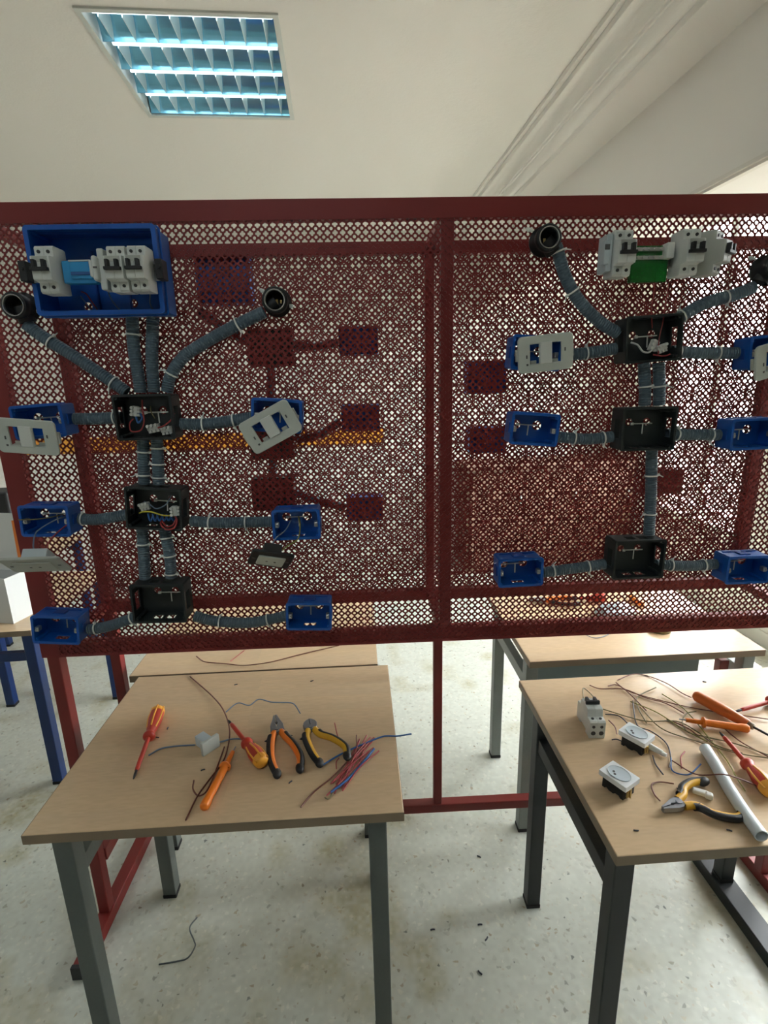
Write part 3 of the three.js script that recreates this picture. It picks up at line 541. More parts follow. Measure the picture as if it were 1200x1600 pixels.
{
  const t = onStand('terminal_cover', 'curved white cover left of the paired breakers in the blue enclosure', 'terminal cover', [-0.665, 1.7170, 0.0885]);
  obj('cover', [bx(0.012, 0.072, 0.030, 0, 0, 0.015, 0.003), bx(0.010, 0.044, 0.042, -0.008, 0, 0.021, 0.006), bx(0.007, 0.030, 0.040, -0.015, 0, 0.020, 0.003)], M.device, t);
  obj('slot', [bx(0.007, 0.003, 0.001, -0.006, 0.001, 0.0422)], M.seam, t);
  const n = onStand('terminal_block', 'clear blue neutral terminal block between the enclosure breakers', 'terminal block', [-0.712, 1.7150, 0.0885]);
  obj('housing', [bx(0.062, 0.040, 0.020, 0, 0, 0.010, 0.003), bx(0.040, 0.030, 0.006, 0.006, 0.002, 0.022, 0.002)], M.cyanClear, n);
  obj('edge_strip', [bx(0.040, 0.003, 0.004, 0.004, 0.019, 0.021, 0.001)], M.device, n);
  obj('terminal_bar', [bx(0.036, 0.006, 0.003, 0.006, -0.004, 0.0262, 0.001)], M.wireBlue, n);
}
for (const [l, pts, m] of [
  ['thin blue wire looping below the paired breakers of the enclosure', [[-0.690, 1.69, 0.05], [-0.683, 1.672, 0.052], [-0.676, 1.655, 0.03], [-0.655, 1.653, 0.01]], M.wireGrey],
  ['thin grey wire hanging under the right enclosure breaker', [[-0.600, 1.68, 0.07], [-0.606, 1.665, 0.06], [-0.615, 1.655, 0.02]], M.wireGrey],
  ['thin grey wire hanging at the left inside the enclosure', [[-0.740, 1.68, 0.06], [-0.738, 1.665, 0.04], [-0.742, 1.652, 0.01]], M.wireGrey],
  ['red wire curled under the left breaker of the enclosure', [[-0.742, 1.690, 0.05], [-0.728, 1.684, 0.06], [-0.724, 1.670, 0.05], [-0.730, 1.660, 0.02]], M.wireRed],
  ['brown wire above the paired breakers of the enclosure', [[-0.680, 1.775, 0.01], [-0.678, 1.768, 0.04], [-0.676, 1.755, 0.06]], M.wireBrown]]) standWire(l, pts, m, 0.0013);
// right panel: breakers on a bare rail with a green earth block
rail('steel rail without enclosure behind the right panel breakers', 0.445, 1.742, 0.024, 0.250);
breaker('two pole circuit breaker left of the green earth block', 0.348, 1.742, 0.022, 1.04);
breaker('two pole circuit breaker right of the green earth block', 0.487, 1.742, 0.022, 1.04);
breaker('turned circuit breaker at the right end of the bare rail', 0.532, 1.744, 0.012, 1.02, 0.62, 0, M.plateGrey);
{
  const t = onStand('side_module', 'narrow white module at the left side of the left bare rail breaker', 'side module', [0.322, 1.744, 0.022]);
  obj('body', [bx(0.012, 0.070, 0.040, 0, 0, 0.02, 0.002), bx(0.012, 0.044, 0.014, -0.006, 0.0, 0.036, 0.002)], M.deviceCool, t);
  obj('slot', bx(0.010, 0.010, 0.001, -0.006, 0.010, 0.0435), M.seam, t);
  const g = onStand('earth_block', 'green earth terminal block with screws between the bare rail breakers', 'earth block', [0.418, 1.738, 0.030]);
  obj('base', [bx(0.078, 0.044, 0.014, 0, -0.026, 0.007, 0.003), bx(0.078, 0.030, 0.012, 0, 0.008, 0.006, 0.002)], M.green, g);
  for (const y of [0.015, -0.001]) { obj('terminal_bar', [bx(0.074, 0.007, 0.006, 0, y, 0.015, 0.001)], M.galv, g); for (let k = 0; k < 6; k++) obj('screw', cyl(0.003, 0.004, -0.03 + k * 0.012, y, 0.02, 'z', 0.003, 8), M.galv, g); }
  obj('side_cheek', [bx(0.016, 0.030, 0.028, 0.033, 0.010, 0.016, 0.003)], M.device, g);
}
standWire('thin red wire hanging from the green earth block', [[0.434, 1.70, 0.04], [0.440, 1.67, 0.03], [0.438, 1.64, 0.03], [0.444, 1.60, 0.03]], M.wireRed, 0.0011);

// ---------------------------------------------------------------- switch plates and hanging sockets
function switchPlate(label, [x, y, z], roll, tilt = 0, yaw = 0) {
  const t = onStand('switch_plate', label, 'switch plate', [x, y, z], roll, undefined, tilt, yaw);
  const s = rrect(0.118, 0.074, 0.010); s.holes.push(hole(-0.0235, 0.0, 0.020, 0.040), hole(0.0235, 0.0, 0.020, 0.040));
  obj('plate', ext(s, 0.006, 0.0018), M.plate, t);
  obj('rocker', [bx(0.025, 0.044, 0.007, 0, 0.001, 0.0055, 0.0015), bx(0.003, 0.002, 0.0005, 0, -0.013, 0.0092)], M.device, t);
  obj('bracket', [span(-0.034, 0.034, -0.026, -0.020, -0.008, 0.0005), span(-0.030, -0.017, -0.022, -0.013, -0.006, -0.003, 0.001), span(0.017, 0.030, -0.022, -0.013, -0.006, -0.003, 0.001), span(-0.034, 0.034, 0.020, 0.026, -0.008, 0.0005), span(-0.062, -0.056, -0.012, 0.012, -0.006, 0.001, 0.001), span(0.056, 0.062, -0.012, 0.012, -0.006, 0.001, 0.001)], M.plateGrey, t);
  for (const a of [[0.003, 0.007, 0.0012, -0.041, -0.004, 0.006], [0.003, 0.007, 0.0012, 0.041, 0.004, 0.006], [0.004, 0.004, 0.0012, -0.040, -0.020, 0.006]]) obj('screw_slot', bx(...a), M.seam, t);
  return t;
}
switchPlate('white switch plate hanging at a slant over the upper left wall box', [-0.875, 1.410, 0.090], R2(-6), R2(12), R2(2));
switchPlate('white switch plate tilted steeply over a blue wall box', [-0.384, 1.414, 0.066], R2(27), R2(4), 0);
switchPlate('white switch plate hanging askew left of the right wired junction box', [0.199, 1.552, 0.066], R2(5), R2(4), R2(2));
switchPlate('white switch plate cut off by the right edge of the picture', [0.704, 1.532, 0.070], R2(14), R2(8), R2(6));
function hangingSocket(name, label, [x, y, z], tilt, yaw, roll, plateM, insertM, w, h) {
  const t = onStand(name, label, 'socket plate', [x, y, z], roll, undefined, tilt, yaw);
  obj('plate', ext(rrect(w, h, 0.008), 0.007, 0.002), plateM, t);
  obj('insert', ext(rrect(w * 0.64, h * 0.60, 0.004), 0.004, 0.001).translate(0, 0, 0.0065), insertM, t);
  obj('module', [bx(w * 0.42, h * 0.50, 0.026, 0, 0, -0.0135, 0.002), bx(w * 0.62, h * 0.58, 0.006, 0, 0, -0.003, 0.001)], plateM === M.black ? M.black : M.deviceCool, t);
  obj('pin_hole', [cyl(0.0028, 0.0006, -0.009, 0, 0.0106, 'z'), cyl(0.0028, 0.0006, 0.009, 0, 0.0106, 'z')], M.seam, t);
  obj('slot', [bx(0.006, 0.004, 0.0008, w * 0.40, 0, 0.0072), bx(0.006, 0.004, 0.0008, -w * 0.40, 0, 0.0072)], M.seam, t);
  return t;
}
hangingSocket('socket_plate', 'dirty light grey socket plate hanging face down on wires', [-0.905, 1.138, 0.095], R2(50), R2(6), R2(-2), M.plateGrey, M.plateGrey, 0.118, 0.076);
hangingSocket('socket_plate', 'black framed socket with white face hanging on wires', [-0.402, 1.128, 0.086], R2(46), R2(14), R2(-16), M.black, M.plate, 0.092, 0.078);
standWire('blue wire from the upper left box down to the light socket plate', [[-0.870, 1.222, 0.012], [-0.884, 1.218, 0.045], [-0.908, 1.200, 0.072], [-0.913, 1.176, 0.082], [-0.913, 1.160, 0.084]], M.wireGrey, 0.0016);
standWire('red wire from the upper left box down to the light socket plate', [[-0.866, 1.203, 0.03], [-0.874, 1.194, 0.052], [-0.884, 1.178, 0.074], [-0.886, 1.160, 0.084]], M.wireRed, 0.0016);
standWire('pale yellow wire across the mouth of the upper left wall box', [[-0.952, 1.226, 0.056], [-0.925, 1.223, 0.045], [-0.905, 1.222, 0.03], [-0.88, 1.224, 0.01]], M.wireOlive, 0.0014);
standWire('yellow and green wire holding the black framed socket', [[-0.344, 1.203, 0.02], [-0.338, 1.190, 0.05], [-0.342, 1.165, 0.072], [-0.366, 1.150, 0.076], [-0.378, 1.140, 0.074]], M.wireYG, 0.0016);
standWire('blue wire holding the black framed socket', [[-0.362, 1.195, 0.02], [-0.372, 1.180, 0.05], [-0.392, 1.166, 0.066], [-0.402, 1.150, 0.074]], M.wireGrey, 0.0014);

// ---------------------------------------------------------------- the wiring on the far sheet, seen through the holes
function rearBox(label, x, y, w, h, m, cat = 'wall box') {
  const t = onStand('rear_box', label, cat, [x, y, -0.2995], 0, undefined, 0, Math.PI);
  obj('shell', openBox(w, h, 0.05, 0.003), m, t); obj('rim', ring(w + 0.003, h + 0.003, 0.006, 0.005, 0.005).translate(0, 0, 0.046), m, t);
  return t;
}
const RB = [['on the far sheet behind the upper part of the left panel', -0.545, 1.775, 0.14, 0.12, M.blue], ['highest at the far right of the left panel', -0.193, 1.613, 0.108, 0.073, M.blueDark], ['level with the orange rail behind the left panel', -0.195, 1.403, 0.108, 0.073, M.blueDark], ['lowest behind the right of the left panel', -0.191, 1.137, 0.108, 0.073, M.blueDark], ['high behind the left of the right panel', 0.165, 1.507, 0.108, 0.09, M.blueDark], ['middle behind the left of the right panel', 0.172, 1.330, 0.108, 0.073, M.blueDark], ['in front of the bright window behind the right panel', 0.715, 1.190, 0.10, 0.073, M.brownWood]];
for (const [l, x, y, w, h, m] of RB) rearBox('box mounted ' + l, x, y, w, h, m);
for (const [l, x, y] of [['upper', -0.435, 1.60], ['middle', -0.450, 1.342], ['lower', -0.458, 1.190]]) rearBox(l + ' dark junction box on the far sheet behind the left panel', x, y, 0.123, 0.096, M.junction, 'junction box');
function rearConduit(label, pts) {
  const p0 = pts[0], t = onStand('corrugated_conduit', label, 'conduit', [p0[0], p0[1], -0.3155]);
  obj('pipe', ribbed(curve(pts.map(([x, y]) => [x - p0[0], y - p0[1], 0])), CR, 0.0054, 8), M.conduit, t);
}
rearConduit('conduit on the far sheet up to the highest rear box', [[-0.370, 1.605], [-0.31, 1.60], [-0.250, 1.610]]);
rearConduit('conduit on the far sheet level with the orange rail', [[-0.385, 1.345], [-0.31, 1.36], [-0.252, 1.395]]);
rearConduit('conduit on the far sheet to the lowest rear box', [[-0.393, 1.19], [-0.32, 1.16], [-0.248, 1.140]]);
rearConduit('upright conduit between upper and middle rear junction boxes', [[-0.437, 1.548], [-0.444, 1.46], [-0.448, 1.394]]);
rearConduit('upright conduit between middle and lower rear junction boxes', [[-0.452, 1.290], [-0.456, 1.262], [-0.457, 1.242]]);
rearConduit('conduit on the far sheet sloping up from the upper rear junction box', [[-0.500, 1.62], [-0.56, 1.655], [-0.62, 1.70]]);

// ---------------------------------------------------------------- tables
const TOP = 0.667;
const at = (x, z, y = TOP) => [x, y, z];
function table(name, label, [x, z], turn, w, d, steel, o = {}) {
  const t = thing(name, label, 'table', [x, 0, z], turn);
  const top = obj('table_top', boxUV(span(-w / 2, w / 2, TOP - 0.022, TOP, -d / 2, d / 2, 0.002)), M.wood, t);
  obj('edge_band', [span(-w / 2, w / 2, TOP - 0.0215, TOP - 0.0008, d / 2, d / 2 + 0.0006), span(-w / 2 - 0.0006, -w / 2, TOP - 0.0215, TOP - 0.0008, -d / 2, d / 2), span(w / 2, w / 2 + 0.0006, TOP - 0.0215, TOP - 0.0008, -d / 2, d / 2), span(-w / 2, w / 2, TOP - 0.0215, TOP - 0.0008, -d / 2 - 0.0006, -d / 2)], M.woodEdge, top);
  const tb = 0.038, lx0 = o.left ?? w / 2 - 0.04, lx1 = o.right ?? w / 2 - 0.04, zf = d / 2 - (o.front ?? 0.035), zb = -d / 2 + (o.back ?? 0.125), y1 = TOP - 0.022;
  const leg = (cx, cz, y0 = 0.0) => { const l = obj('leg', boxUV(span(cx - tb / 2, cx + tb / 2, y0 + 0.012, y1, cz - tb / 2, cz + tb / 2, 0.003), 2), steel, t); obj('foot_cap', span(cx - tb / 2 - 0.001, cx + tb / 2 + 0.001, y0, y0 + 0.012, cz - tb / 2 - 0.001, cz + tb / 2 + 0.001, 0.002), M.blackRubber, l); };
  const fy = o.runner ? 0.04 : 0;
  leg(-lx0, zf); leg(-lx0, zb); leg(lx1, zf, fy); leg(lx1, zb, fy);
  const rail = (...a) => obj('side_rail', boxUV(span(...a, 0.002), 2), steel, t);
  const ry = o.railY ?? 0.56;
  if (o.frontRail) rail(-lx0 + tb / 2, lx1 - tb / 2, 0.538, 0.572, zf - 0.012, zf + 0.012);
  else rail(-lx0 - 0.014, -lx0 + 0.014, ry - 0.02, ry + 0.02, zb + tb / 2, zf - tb / 2);
  if (!o.frontRail) rail(lx1 - 0.014, lx1 + 0.014, ry - 0.02, ry + 0.02, zb + tb / 2, zf - tb / 2);
  if (o.runner) obj('foot_bar', boxUV(span(lx1 - 0.03, lx1 + 0.03, 0.001, 0.04, -d / 2 + 0.02, d / 2 + 0.02, 0.003), 2), steel, t);
  if (o.basket) { const g = []; for (let k = 0; k < 5; k++) g.push(cyl(0.003, 2 * lx0 - 0.06, 0, ry + 0.02, zb + 0.06 + k * 0.08, 'x', 0.003, 6)); obj('basket_wire', g, M.galv, t); obj('shelf_side', span(-lx0 + 0.022, -lx0 + 0.026, 0.585, y1 - 0.002, zb + 0.03, zf - 0.03), M.darkSteel, t); }
  if (o.panel) obj('floor_shade_panel', span(-lx0 + tb / 2, 0.22, 0.36, y1 - 0.004, zf - 0.036, zf - 0.026, 0.002), M.panel, t);  // added sheet; its colour stands in for the floor's shade under the table
  if (o.apron) obj('apron', boxUV(span(-lx0 + tb / 2, lx1 - tb / 2, y1 - 0.05, y1 - 0.001, zb - 0.01, zb + 0.01, 0.002), 2), steel, t);
  return t;
}
table('work_table', 'pale wood table with grey legs holding pliers and screwdrivers', [-0.262, -1.130], -2.3 * D2R, 0.743, 0.552, M.greySteel, { left: 0.312, right: 0.318, railY: 0.535 });
table('work_table', 'pale wood table pushed behind the one with the pliers, under the stand', [-0.270, -1.690], -2.3 * D2R, 0.743, 0.552, M.greySteel, {});
table('work_table', 'pale wood table with black legs holding sockets and a wire tangle', [0.847, -0.9655], -2 * D2R, 0.745, 0.561, M.darkSteel, { left: 0.345, right: 0.235, back: 0.115, runner: true, railY: 0.555 });
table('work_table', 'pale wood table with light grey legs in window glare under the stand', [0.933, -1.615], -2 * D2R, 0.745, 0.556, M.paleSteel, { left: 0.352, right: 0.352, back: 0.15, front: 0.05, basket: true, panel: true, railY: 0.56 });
table('work_table', 'blue legged table at the far left with a white carton on it', [-1.41, -2.10], 0, 0.56, 0.62, M.blueSteel, { left: 0.245, right: 0.256, back: 0.03, front: 0.03, frontRail: true, apron: true });
table('work_table', 'blue legged table standing behind the one with the carton', [-1.81, -2.75], 0, 0.56, 0.62, M.blueSteel, { left: 0.245, right: 0.256, back: 0.03, front: 0.03, frontRail: true, apron: true });

// ---------------------------------------------------------------- tools
function lay(name, label, category, from, to, y, build, group) {   // a thing that lies along +x from one point to another
  const a = Math.atan2(-(to[1] - from[1]), to[0] - from[0]);
  const t = thing(name, label, category, [from[0], y, from[1]], a, group);
  build(t, Math.hypot(to[0] - from[0], to[1] - from[1]));
  return t;
}
const alongX = (g) => g.rotateZ(-Math.PI / 2);     // lathe axis y to +x
function screwdriver(label, butt, tip, handleM = M.redTool, stripeM = M.yellowTool) {
  return lay('screwdriver', label, 'screwdriver', butt, tip, TOP + 0.0176, (t, L) => {
    const h = L * 0.47, r = 0.0165;
    obj('handle', alongX(lathe([[0, 0], [r * 0.6, 0.001], [r * 0.92, 0.006], [r, 0.02], [r * 1.02, h * 0.42], [r * 0.78, h * 0.66], [r * 0.62, h * 0.80], [r * 0.70, h * 0.86], [r * 0.86, h * 0.90], [r * 0.82, h * 0.96], [r * 0.45, h], [0, h]], 20)), handleM, t);
    for (const a of [0.55, 1.57, 2.6]) { const c = curve([0.03, 0.12, 0.42, 0.6, 0.7].map((u, i) => { const q = r * [0.92, 0.95, 0.97, 0.80, 0.70][i]; return [h * u, Math.sin(a) * q, Math.cos(a) * q]; })); obj('grip_stripe', new THREE.TubeGeometry(c, 16, 0.0024, 6), stripeM, t); }
    obj('butt_cap', alongX(lathe([[0, -0.0006], [r * 0.62, 0.0004], [r * 0.96, 0.006], [r * 1.03, 0.018], [r * 0.9, 0.022], [0, 0.022]], 18)), stripeM, t);
    obj('shaft', alongX(lathe([[0, h * 0.97], [0.0052, h * 0.97], [0.005, L * 0.86], [0.004, L * 0.9], [0, L * 0.9]], 12)), handleM, t);
    obj('tip', alongX(lathe([[0, L * 0.89], [0.0032, L * 0.89], [0.0032, L * 0.95], [0.0014, L], [0, L]], 10)), M.black, t);
    t.rotation.order = 'YXZ'; t.rotation.z = -Math.atan2(0.0082, L);
  });
}
screwdriver('red and yellow screwdriver lying alone at the left of the pliers table', [-0.498, -1.225], [-0.476, -0.986]);
screwdriver('thick red and yellow screwdriver next to the orange pliers', [-0.198, -0.990], [-0.310, -1.167]);
screwdriver('red and yellow screwdriver at the right edge of the wire tangle', [0.834, -0.782], [0.872, -0.975]);
screwdriver('red screwdriver pointing left from the picture edge on the right table', [1.170, -1.080], [0.963, -1.041]);
function tester(label, butt, tip, y = TOP + 0.0105, m = M.orange, fat = 1) {
  return lay('voltage_tester', label, 'voltage tester', butt, tip, y, (t, L) => {
    const r = 0.0098 * fat, h = L * 0.66;
    obj('handle', alongX(lathe([[0, -0.0005], [r * 0.7, 0.001], [r, 0.005], [r, 0.018], [r * 0.86, 0.024], [r * 0.86, h * 0.95], [r * 1.3, h * 0.955], [r * 1.3, h], [0, h]], 18)), m, t);
    obj('lug', bx(0.008, 0.004, 0.022 * fat, h * 0.97, 0.002, 0, 0.001), m, t);
    obj('sleeve', alongX(lathe([[0, h], [r * 0.62, h], [r * 0.5, L * 0.9], [0, L * 0.9]], 12)), m, t);
    obj('blade', alongX(lathe([[0, L * 0.9], [0.0018, L * 0.9], [0.0014, L], [0, L]], 8)), M.steel, t);
  });
}
tester('orange voltage tester with grey blade lying on the pliers table', [-0.303, -0.884], [-0.272, -1.062]);
tester('orange voltage tester lying across the wire tangle', [0.945, -0.972], [0.805, -1.026], TOP + 0.0135, M.orange);
lay('utility_knife', 'large orange handled tool with a dark rod behind the tester', 'hand tool', [0.906, -1.112], [0.952, -0.985], TOP + 0.016, (t, L) => {
  obj('handle', alongX(lathe([[0, -0.001], [0.010, 0.001], [0.0145, 0.008], [0.0150, L * 0.5], [0.0125, L * 0.85], [0.0115, L], [0, L]], 20)).scale(1, 0.95, 1.05), M.orangeDark, t);
  obj('ferrule', alongX(lathe([[0, L], [0.008, L], [0.0075, L + 0.012], [0, L + 0.012]], 14)), M.woodEdge, t);
  obj('rod', cyl(0.0028, 0.075, L + 0.045, 0, 0, 'x', 0.0028, 8), M.black, t);
});
// pliers: flat on the table, head towards +x, handles back towards -x
function pliers(name, label, pivot, head, spreadA, spreadB, L, innerM, outerM, headKind, jawScale = 1) {
  return lay(name, label, 'pliers', pivot, head, TOP + 0.010, (t) => {
    const jaw = (s) => headKind === 'cut'
      ? poly([[-0.010, 0], [-0.010, s * 0.010], [0, s * 0.0155], [0.012, s * 0.0175], [0.022, s * 0.014], [0.030, s * 0.006], [0.032, s * 0.0004], [0.006, s * 0.0004]])
      : poly([[-0.012, 0], [-0.012, s * 0.011], [0, s * 0.0165], [0.016, s * 0.0160], [0.040, s * 0.0085], [0.056, s * 0.0048], [0.057, s * 0.0006], [0.030, s * 0.0006], [0.024, s * 0.0034], [0.014, s * 0.0006]]);
    for (const s of [-1, 1]) obj('jaw', ext(jaw(s), 0.011, 0.001).scale(jawScale, jawScale, 1).rotateX(Math.PI / 2).translate(0, 0.0055 + s * 0.0004, 0), M.steel, t);
    obj('pivot', cyl(0.006, 0.014, 0, 0, 0), M.steel, t);
    [[1, spreadA], [-1, spreadB]].forEach(([s, e]) => {
      const path = curve([[-0.006, 0, s * 0.008], [-0.028, 0, s * 0.0150], [-L * 0.42, 0, s * (0.016 + e * 0.45)], [-L * 0.75, 0, s * (0.012 + e * 0.92)], [-L, 0, s * (0.004 + e)]]);
      obj('handle', new THREE.TubeGeometry(path, 26, 0.0078, 10).scale(1, 0.95, 1), innerM, t);
      const off = curve(path.getPoints(20).slice(3).map((p, i) => V(p.x, p.y + 0.0006, p.z + s * (0.0052 - 0.0035 * (i / 17)))));
      const grip = obj('grip', [new THREE.TubeGeometry(off, 24, 0.0074, 10), new THREE.SphereGeometry(0.0098, 14, 10).scale(1.5, 0.85, 1).translate(-L + 0.004, 0, s * (0.005 + e)), new THREE.ConeGeometry(0.008, 0.016, 10).rotateX(s * Math.PI / 2).translate(-0.031, 0, s * 0.026)], outerM, t);
      void grip;
    });
  });
}
pliers('combination_pliers', 'orange and black combination pliers with grey pointed jaws', [-0.180, -1.110], [-0.192, -1.168], 0.030, 0.010, 0.150, M.orangeGrip, M.black, 'comb');
pliers('side_cutters', 'yellow and black side cutters lying open beside the orange pliers', [-0.098, -1.108], [-0.107, -1.148], 0.056, -0.002, 0.128, M.yellowGrip, M.black, 'cut');
pliers('combination_pliers', 'yellow and black pliers lying open beside the white pipe', [0.640, -0.786], [0.598, -0.776], 0.022, 0.055, 0.100, M.yellowGrip, M.black, 'comb', 0.72);

// ---------------------------------------------------------------- devices and loose pieces on the tables
{
  const t = thing('switch_module', 'small pale switch module threaded on a blue wire', 'switch module', at(-0.344, -1.080), -0.75);
  obj('body', [bx(0.040, 0.026, 0.024, -0.006, 0.015, 0, 0.002), bx(0.020, 0.010, 0.016, -0.022, 0.010, 0, 0.002)], M.deviceCool, t);
  obj('face', bx(0.009, 0.034, 0.046, 0.018, 0.017, 0, 0.002), M.plate, t);
  obj('terminal', [bx(0.006, 0.008, 0.006, -0.027, 0.010, -0.006), bx(0.006, 0.008, 0.006, -0.027, 0.010, 0.006)], M.screw, t);
}
{ // breaker on the right table, lying on its back with the levers up and one terminal end towards the viewer
  const t = thing('circuit_breaker', 'grey two pole circuit breaker lying on its back on the right table', 'circuit breaker', [0.586, TOP + 0.0004, -1.042]);
  breakerParts(t, M.device); t.scale.setScalar(1.06); t.rotation.set(-Math.PI / 2, 0, 0.10, 'YXZ'); t.rotation.order = 'YXZ'; t.rotation.set(-Math.PI / 2, 0, 0); t.rotateZ(-0.12);
  for (const s of [-1, 1]) for (const z of [0.014, 0.030]) obj('terminal_hole', cyl(z < 0.02 ? 0.0052 : 0.0036, 0.0012, s * 0.0088, -0.0416, z, 'y', undefined, 12), M.screw, t);
}
function socketModule(label, x, z, turn) {
  const t = thing('socket_module', label, 'socket module', at(x, z), turn);
  const body = poly([[-0.024, 0], [-0.018, -0.0], [-0.014, 0.004], [-0.008, 0.0], [0.002, 0.0], [0.006, 0.004], [0.014, 0.004], [0.018, 0], [0.024, 0], [0.024, 0.026], [-0.024, 0.026]]);
  obj('body', ext(body, 0.038, 0.001).translate(0, 0, -0.019), M.black, t);
  const f = ext(rrect(0.062, 0.048, 0.002), 0.012, 0.001, 4).rotateX(-Math.PI / 2).translate(0, 0.026, 0);
  const face = obj('face', f, M.socketWhite, t); void face;
  obj('well', lathe([[0, 0.0], [0.017, 0.0], [0.0185, 0.0015], [0.0185, 0.0006], [0, 0.0004]], 32).scale(1.28, 1, 1).translate(0, 0.0382, 0), M.deviceCool, t);
  obj('pin_hole', [cyl(0.0026, 0.001, -0.010, 0.0388, 0.004), cyl(0.0026, 0.001, -0.004, 0.0388, 0.009)], M.seam, t);
  obj('terminal', [bx(0.004, 0.018, 0.014, 0.0265, 0.013, 0.004, 0.001), cyl(0.002, 0.016, 0.030, 0.012, 0.004, 'y', 0.002, 8)], M.brass, t);
  return t;
}
socketModule('white socket module wired next to the breaker on the right table', 0.655, -0.962, -1.02);
socketModule('white socket module lying apart near the table corner', 0.548, -0.846, -1.10);
{
  const t = thing('wire_connector', 'small translucent white wire connector next to the wired socket', 'connector', at(0.690, -0.938), -1.0);
  obj('body', [cyl(0.0075, 0.028, 0, 0.0078, 0, 'x', 0.0055), cyl(0.0055, 0.010, 0.018, 0.0065, 0, 'x', 0.004)], M.nylon, t);
  const u = thing('wire_connector', 'crumpled clear plastic bit inside the open yellow pliers', 'connector', at(0.706, -0.812), -0.6);
  obj('body', [bx(0.030, 0.010, 0.012, 0, 0.006, 0, 0.003), bx(0.014, 0.012, 0.014, 0.014, 0.007, 0.004, 0.004)], M.nylon, u);
}
{ // white pvc pipe
  const pts = [[0.797, -0.924], [0.782, -0.867], [0.763, -0.806], [0.748, -0.745], [0.739, -0.697]], c = curve(pts.map(([x, z]) => V(x - 0.763, 0.0125, z + 0.806)));
  const t = thing('plastic_pipe', 'short white plastic pipe lying across the right table', 'pipe', at(0.763, -0.806));
  const inner = new THREE.TubeGeometry(c, 40, 0.0102, 20), outer = new THREE.TubeGeometry(c, 40, 0.0122, 20);
  const end = new THREE.RingGeometry(0.0102, 0.0122, 20).applyQuaternion(new THREE.Quaternion().setFromUnitVectors(V(0, 0, 1), c.getTangentAt(1))).translate(...c.getPointAt(1).toArray());
  const end0 = new THREE.RingGeometry(0.0102, 0.0122, 20).applyQuaternion(new THREE.Quaternion().setFromUnitVectors(V(0, 0, 1), c.getTangentAt(0).negate())).translate(...c.getPointAt(0).toArray());
  obj('pipe_wall', [inner, outer, end, end0], M.pvc, t);
}
// loose wires: [label, colour, height of bow, points on the table]
function tableWire(label, m, pts, o = {}) {
  const [x0, z0] = pts[0], y = o.y ?? TOP, r = o.r ?? 0.0014, t = thing('wire', label, 'wire', [x0, y, z0], 0, o.group), n = pts.length;
  obj('strand', tube(pts.map(([x, z], i) => [x - x0, r + (o.flat ? 0 : (o.bow ?? 0.004) * Math.abs(Math.sin(i * 1.9 + x0 * 20))) + (o.lift ? o.lift[Math.min(i, o.lift.length - 1)] : 0), z - z0]), r, n * 8, 6), m, t);
  return t;
}
const W = tableWire;
W('long brown wire sweeping past the orange tester on the pliers table', M.wireBrown, [[-0.467, -1.400], [-0.376, -1.284], [-0.338, -1.228], [-0.305, -1.150], [-0.293, -1.089], [-0.294, -1.028], [-0.309, -0.975], [-0.325, -0.927], [-0.333, -0.866]], { r: 0.0017 });
W('brown wire ending in a hook beside the orange tester', M.wireBrown, [[-0.345, -0.972], [-0.339, -0.944], [-0.325, -0.929], [-0.314, -0.928], [-0.309, -0.940], [-0.304, -0.991], [-0.300, -1.071]], { r: 0.0017 });
W('pale blue wire left of the small switch module', M.wireGrey, [[-0.473, -1.067], [-0.451, -1.082], [-0.424, -1.089], [-0.372, -1.088]], { r: 0.002 });
W('pale blue wire right of the small switch module', M.wireGrey, [[-0.320, -1.092], [-0.285, -1.097], [-0.262, -1.096]], { r: 0.002 });
W('wavy pale blue wire above the pliers', M.wireGrey, [[-0.325, -1.210], [-0.298, -1.237], [-0.267, -1.230], [-0.246, -1.250], [-0.208, -1.231], [-0.157, -1.230], [-0.143, -1.206], [-0.129, -1.177]], { r: 0.0016, bow: 0.008 });
W('long brown wire of the cut bundle reaching the table front', M.wireBrown, [[-0.108, -0.870], [-0.084, -0.909], [-0.044, -0.945], [0.016, -1.029]], { r: 0.0017 });
W('long blue wire reaching over the right table edge', M.wireBlue, [[-0.072, -0.978], [-0.029, -1.013], [0.031, -1.043], [0.079, -1.062], [0.110, -1.063], [0.146, -1.062]], { r: 0.002 });
W('short blue wire along the lower side of the cut bundle', M.wireBlue, [[-0.048, -0.901], [-0.016, -0.929], [0.013, -0.967], [0.052, -1.020]], { r: 0.0026 });
W('bent bare wire end in front of the cut bundle', M.wireOlive, [[-0.060, -0.890], [-0.054, -0.886], [-0.048, -0.893], [-0.043, -0.908]], { r: 0.0013 });
W('short brown wire sticking up from the cut bundle', M.wireBrown, [[0.013, -1.079], [0.012, -1.060], [0.013, -1.029]], { r: 0.0013 });
W('thin red wire passing behind the side cutters', M.wireRed, [[-0.040, -1.129], [-0.034, -1.085], [-0.030, -1.070]], { r: 0.0012 });
W('thin red wire end in front of the side cutters', M.wireRed, [[-0.030, -1.003], [-0.036, -0.990], [-0.036, -0.972]], { r: 0.0012 });
for (let k = 0; k < 11; k++) {
  const a = [rr(-0.058, -0.012), rr(-0.935, -0.890)], b = [rr(0.018, 0.066), rr(-1.075, -1.010)], mx = (a[0] + b[0]) / 2 + rr(-0.008, 0.006), mz = (a[1] + b[1]) / 2 + rr(-0.006, 0.006);
  W('red wire offcut in the loose bundle beside the side cutters', M.wireRed, [a, [mx, mz], b], { r: 0.0015, group: 'red wire offcuts in the loose bundle', bow: 0.001, lift: [0.001 * (k % 4), 0.0018 * (k % 5), 0.001 * (k % 3)] });
}
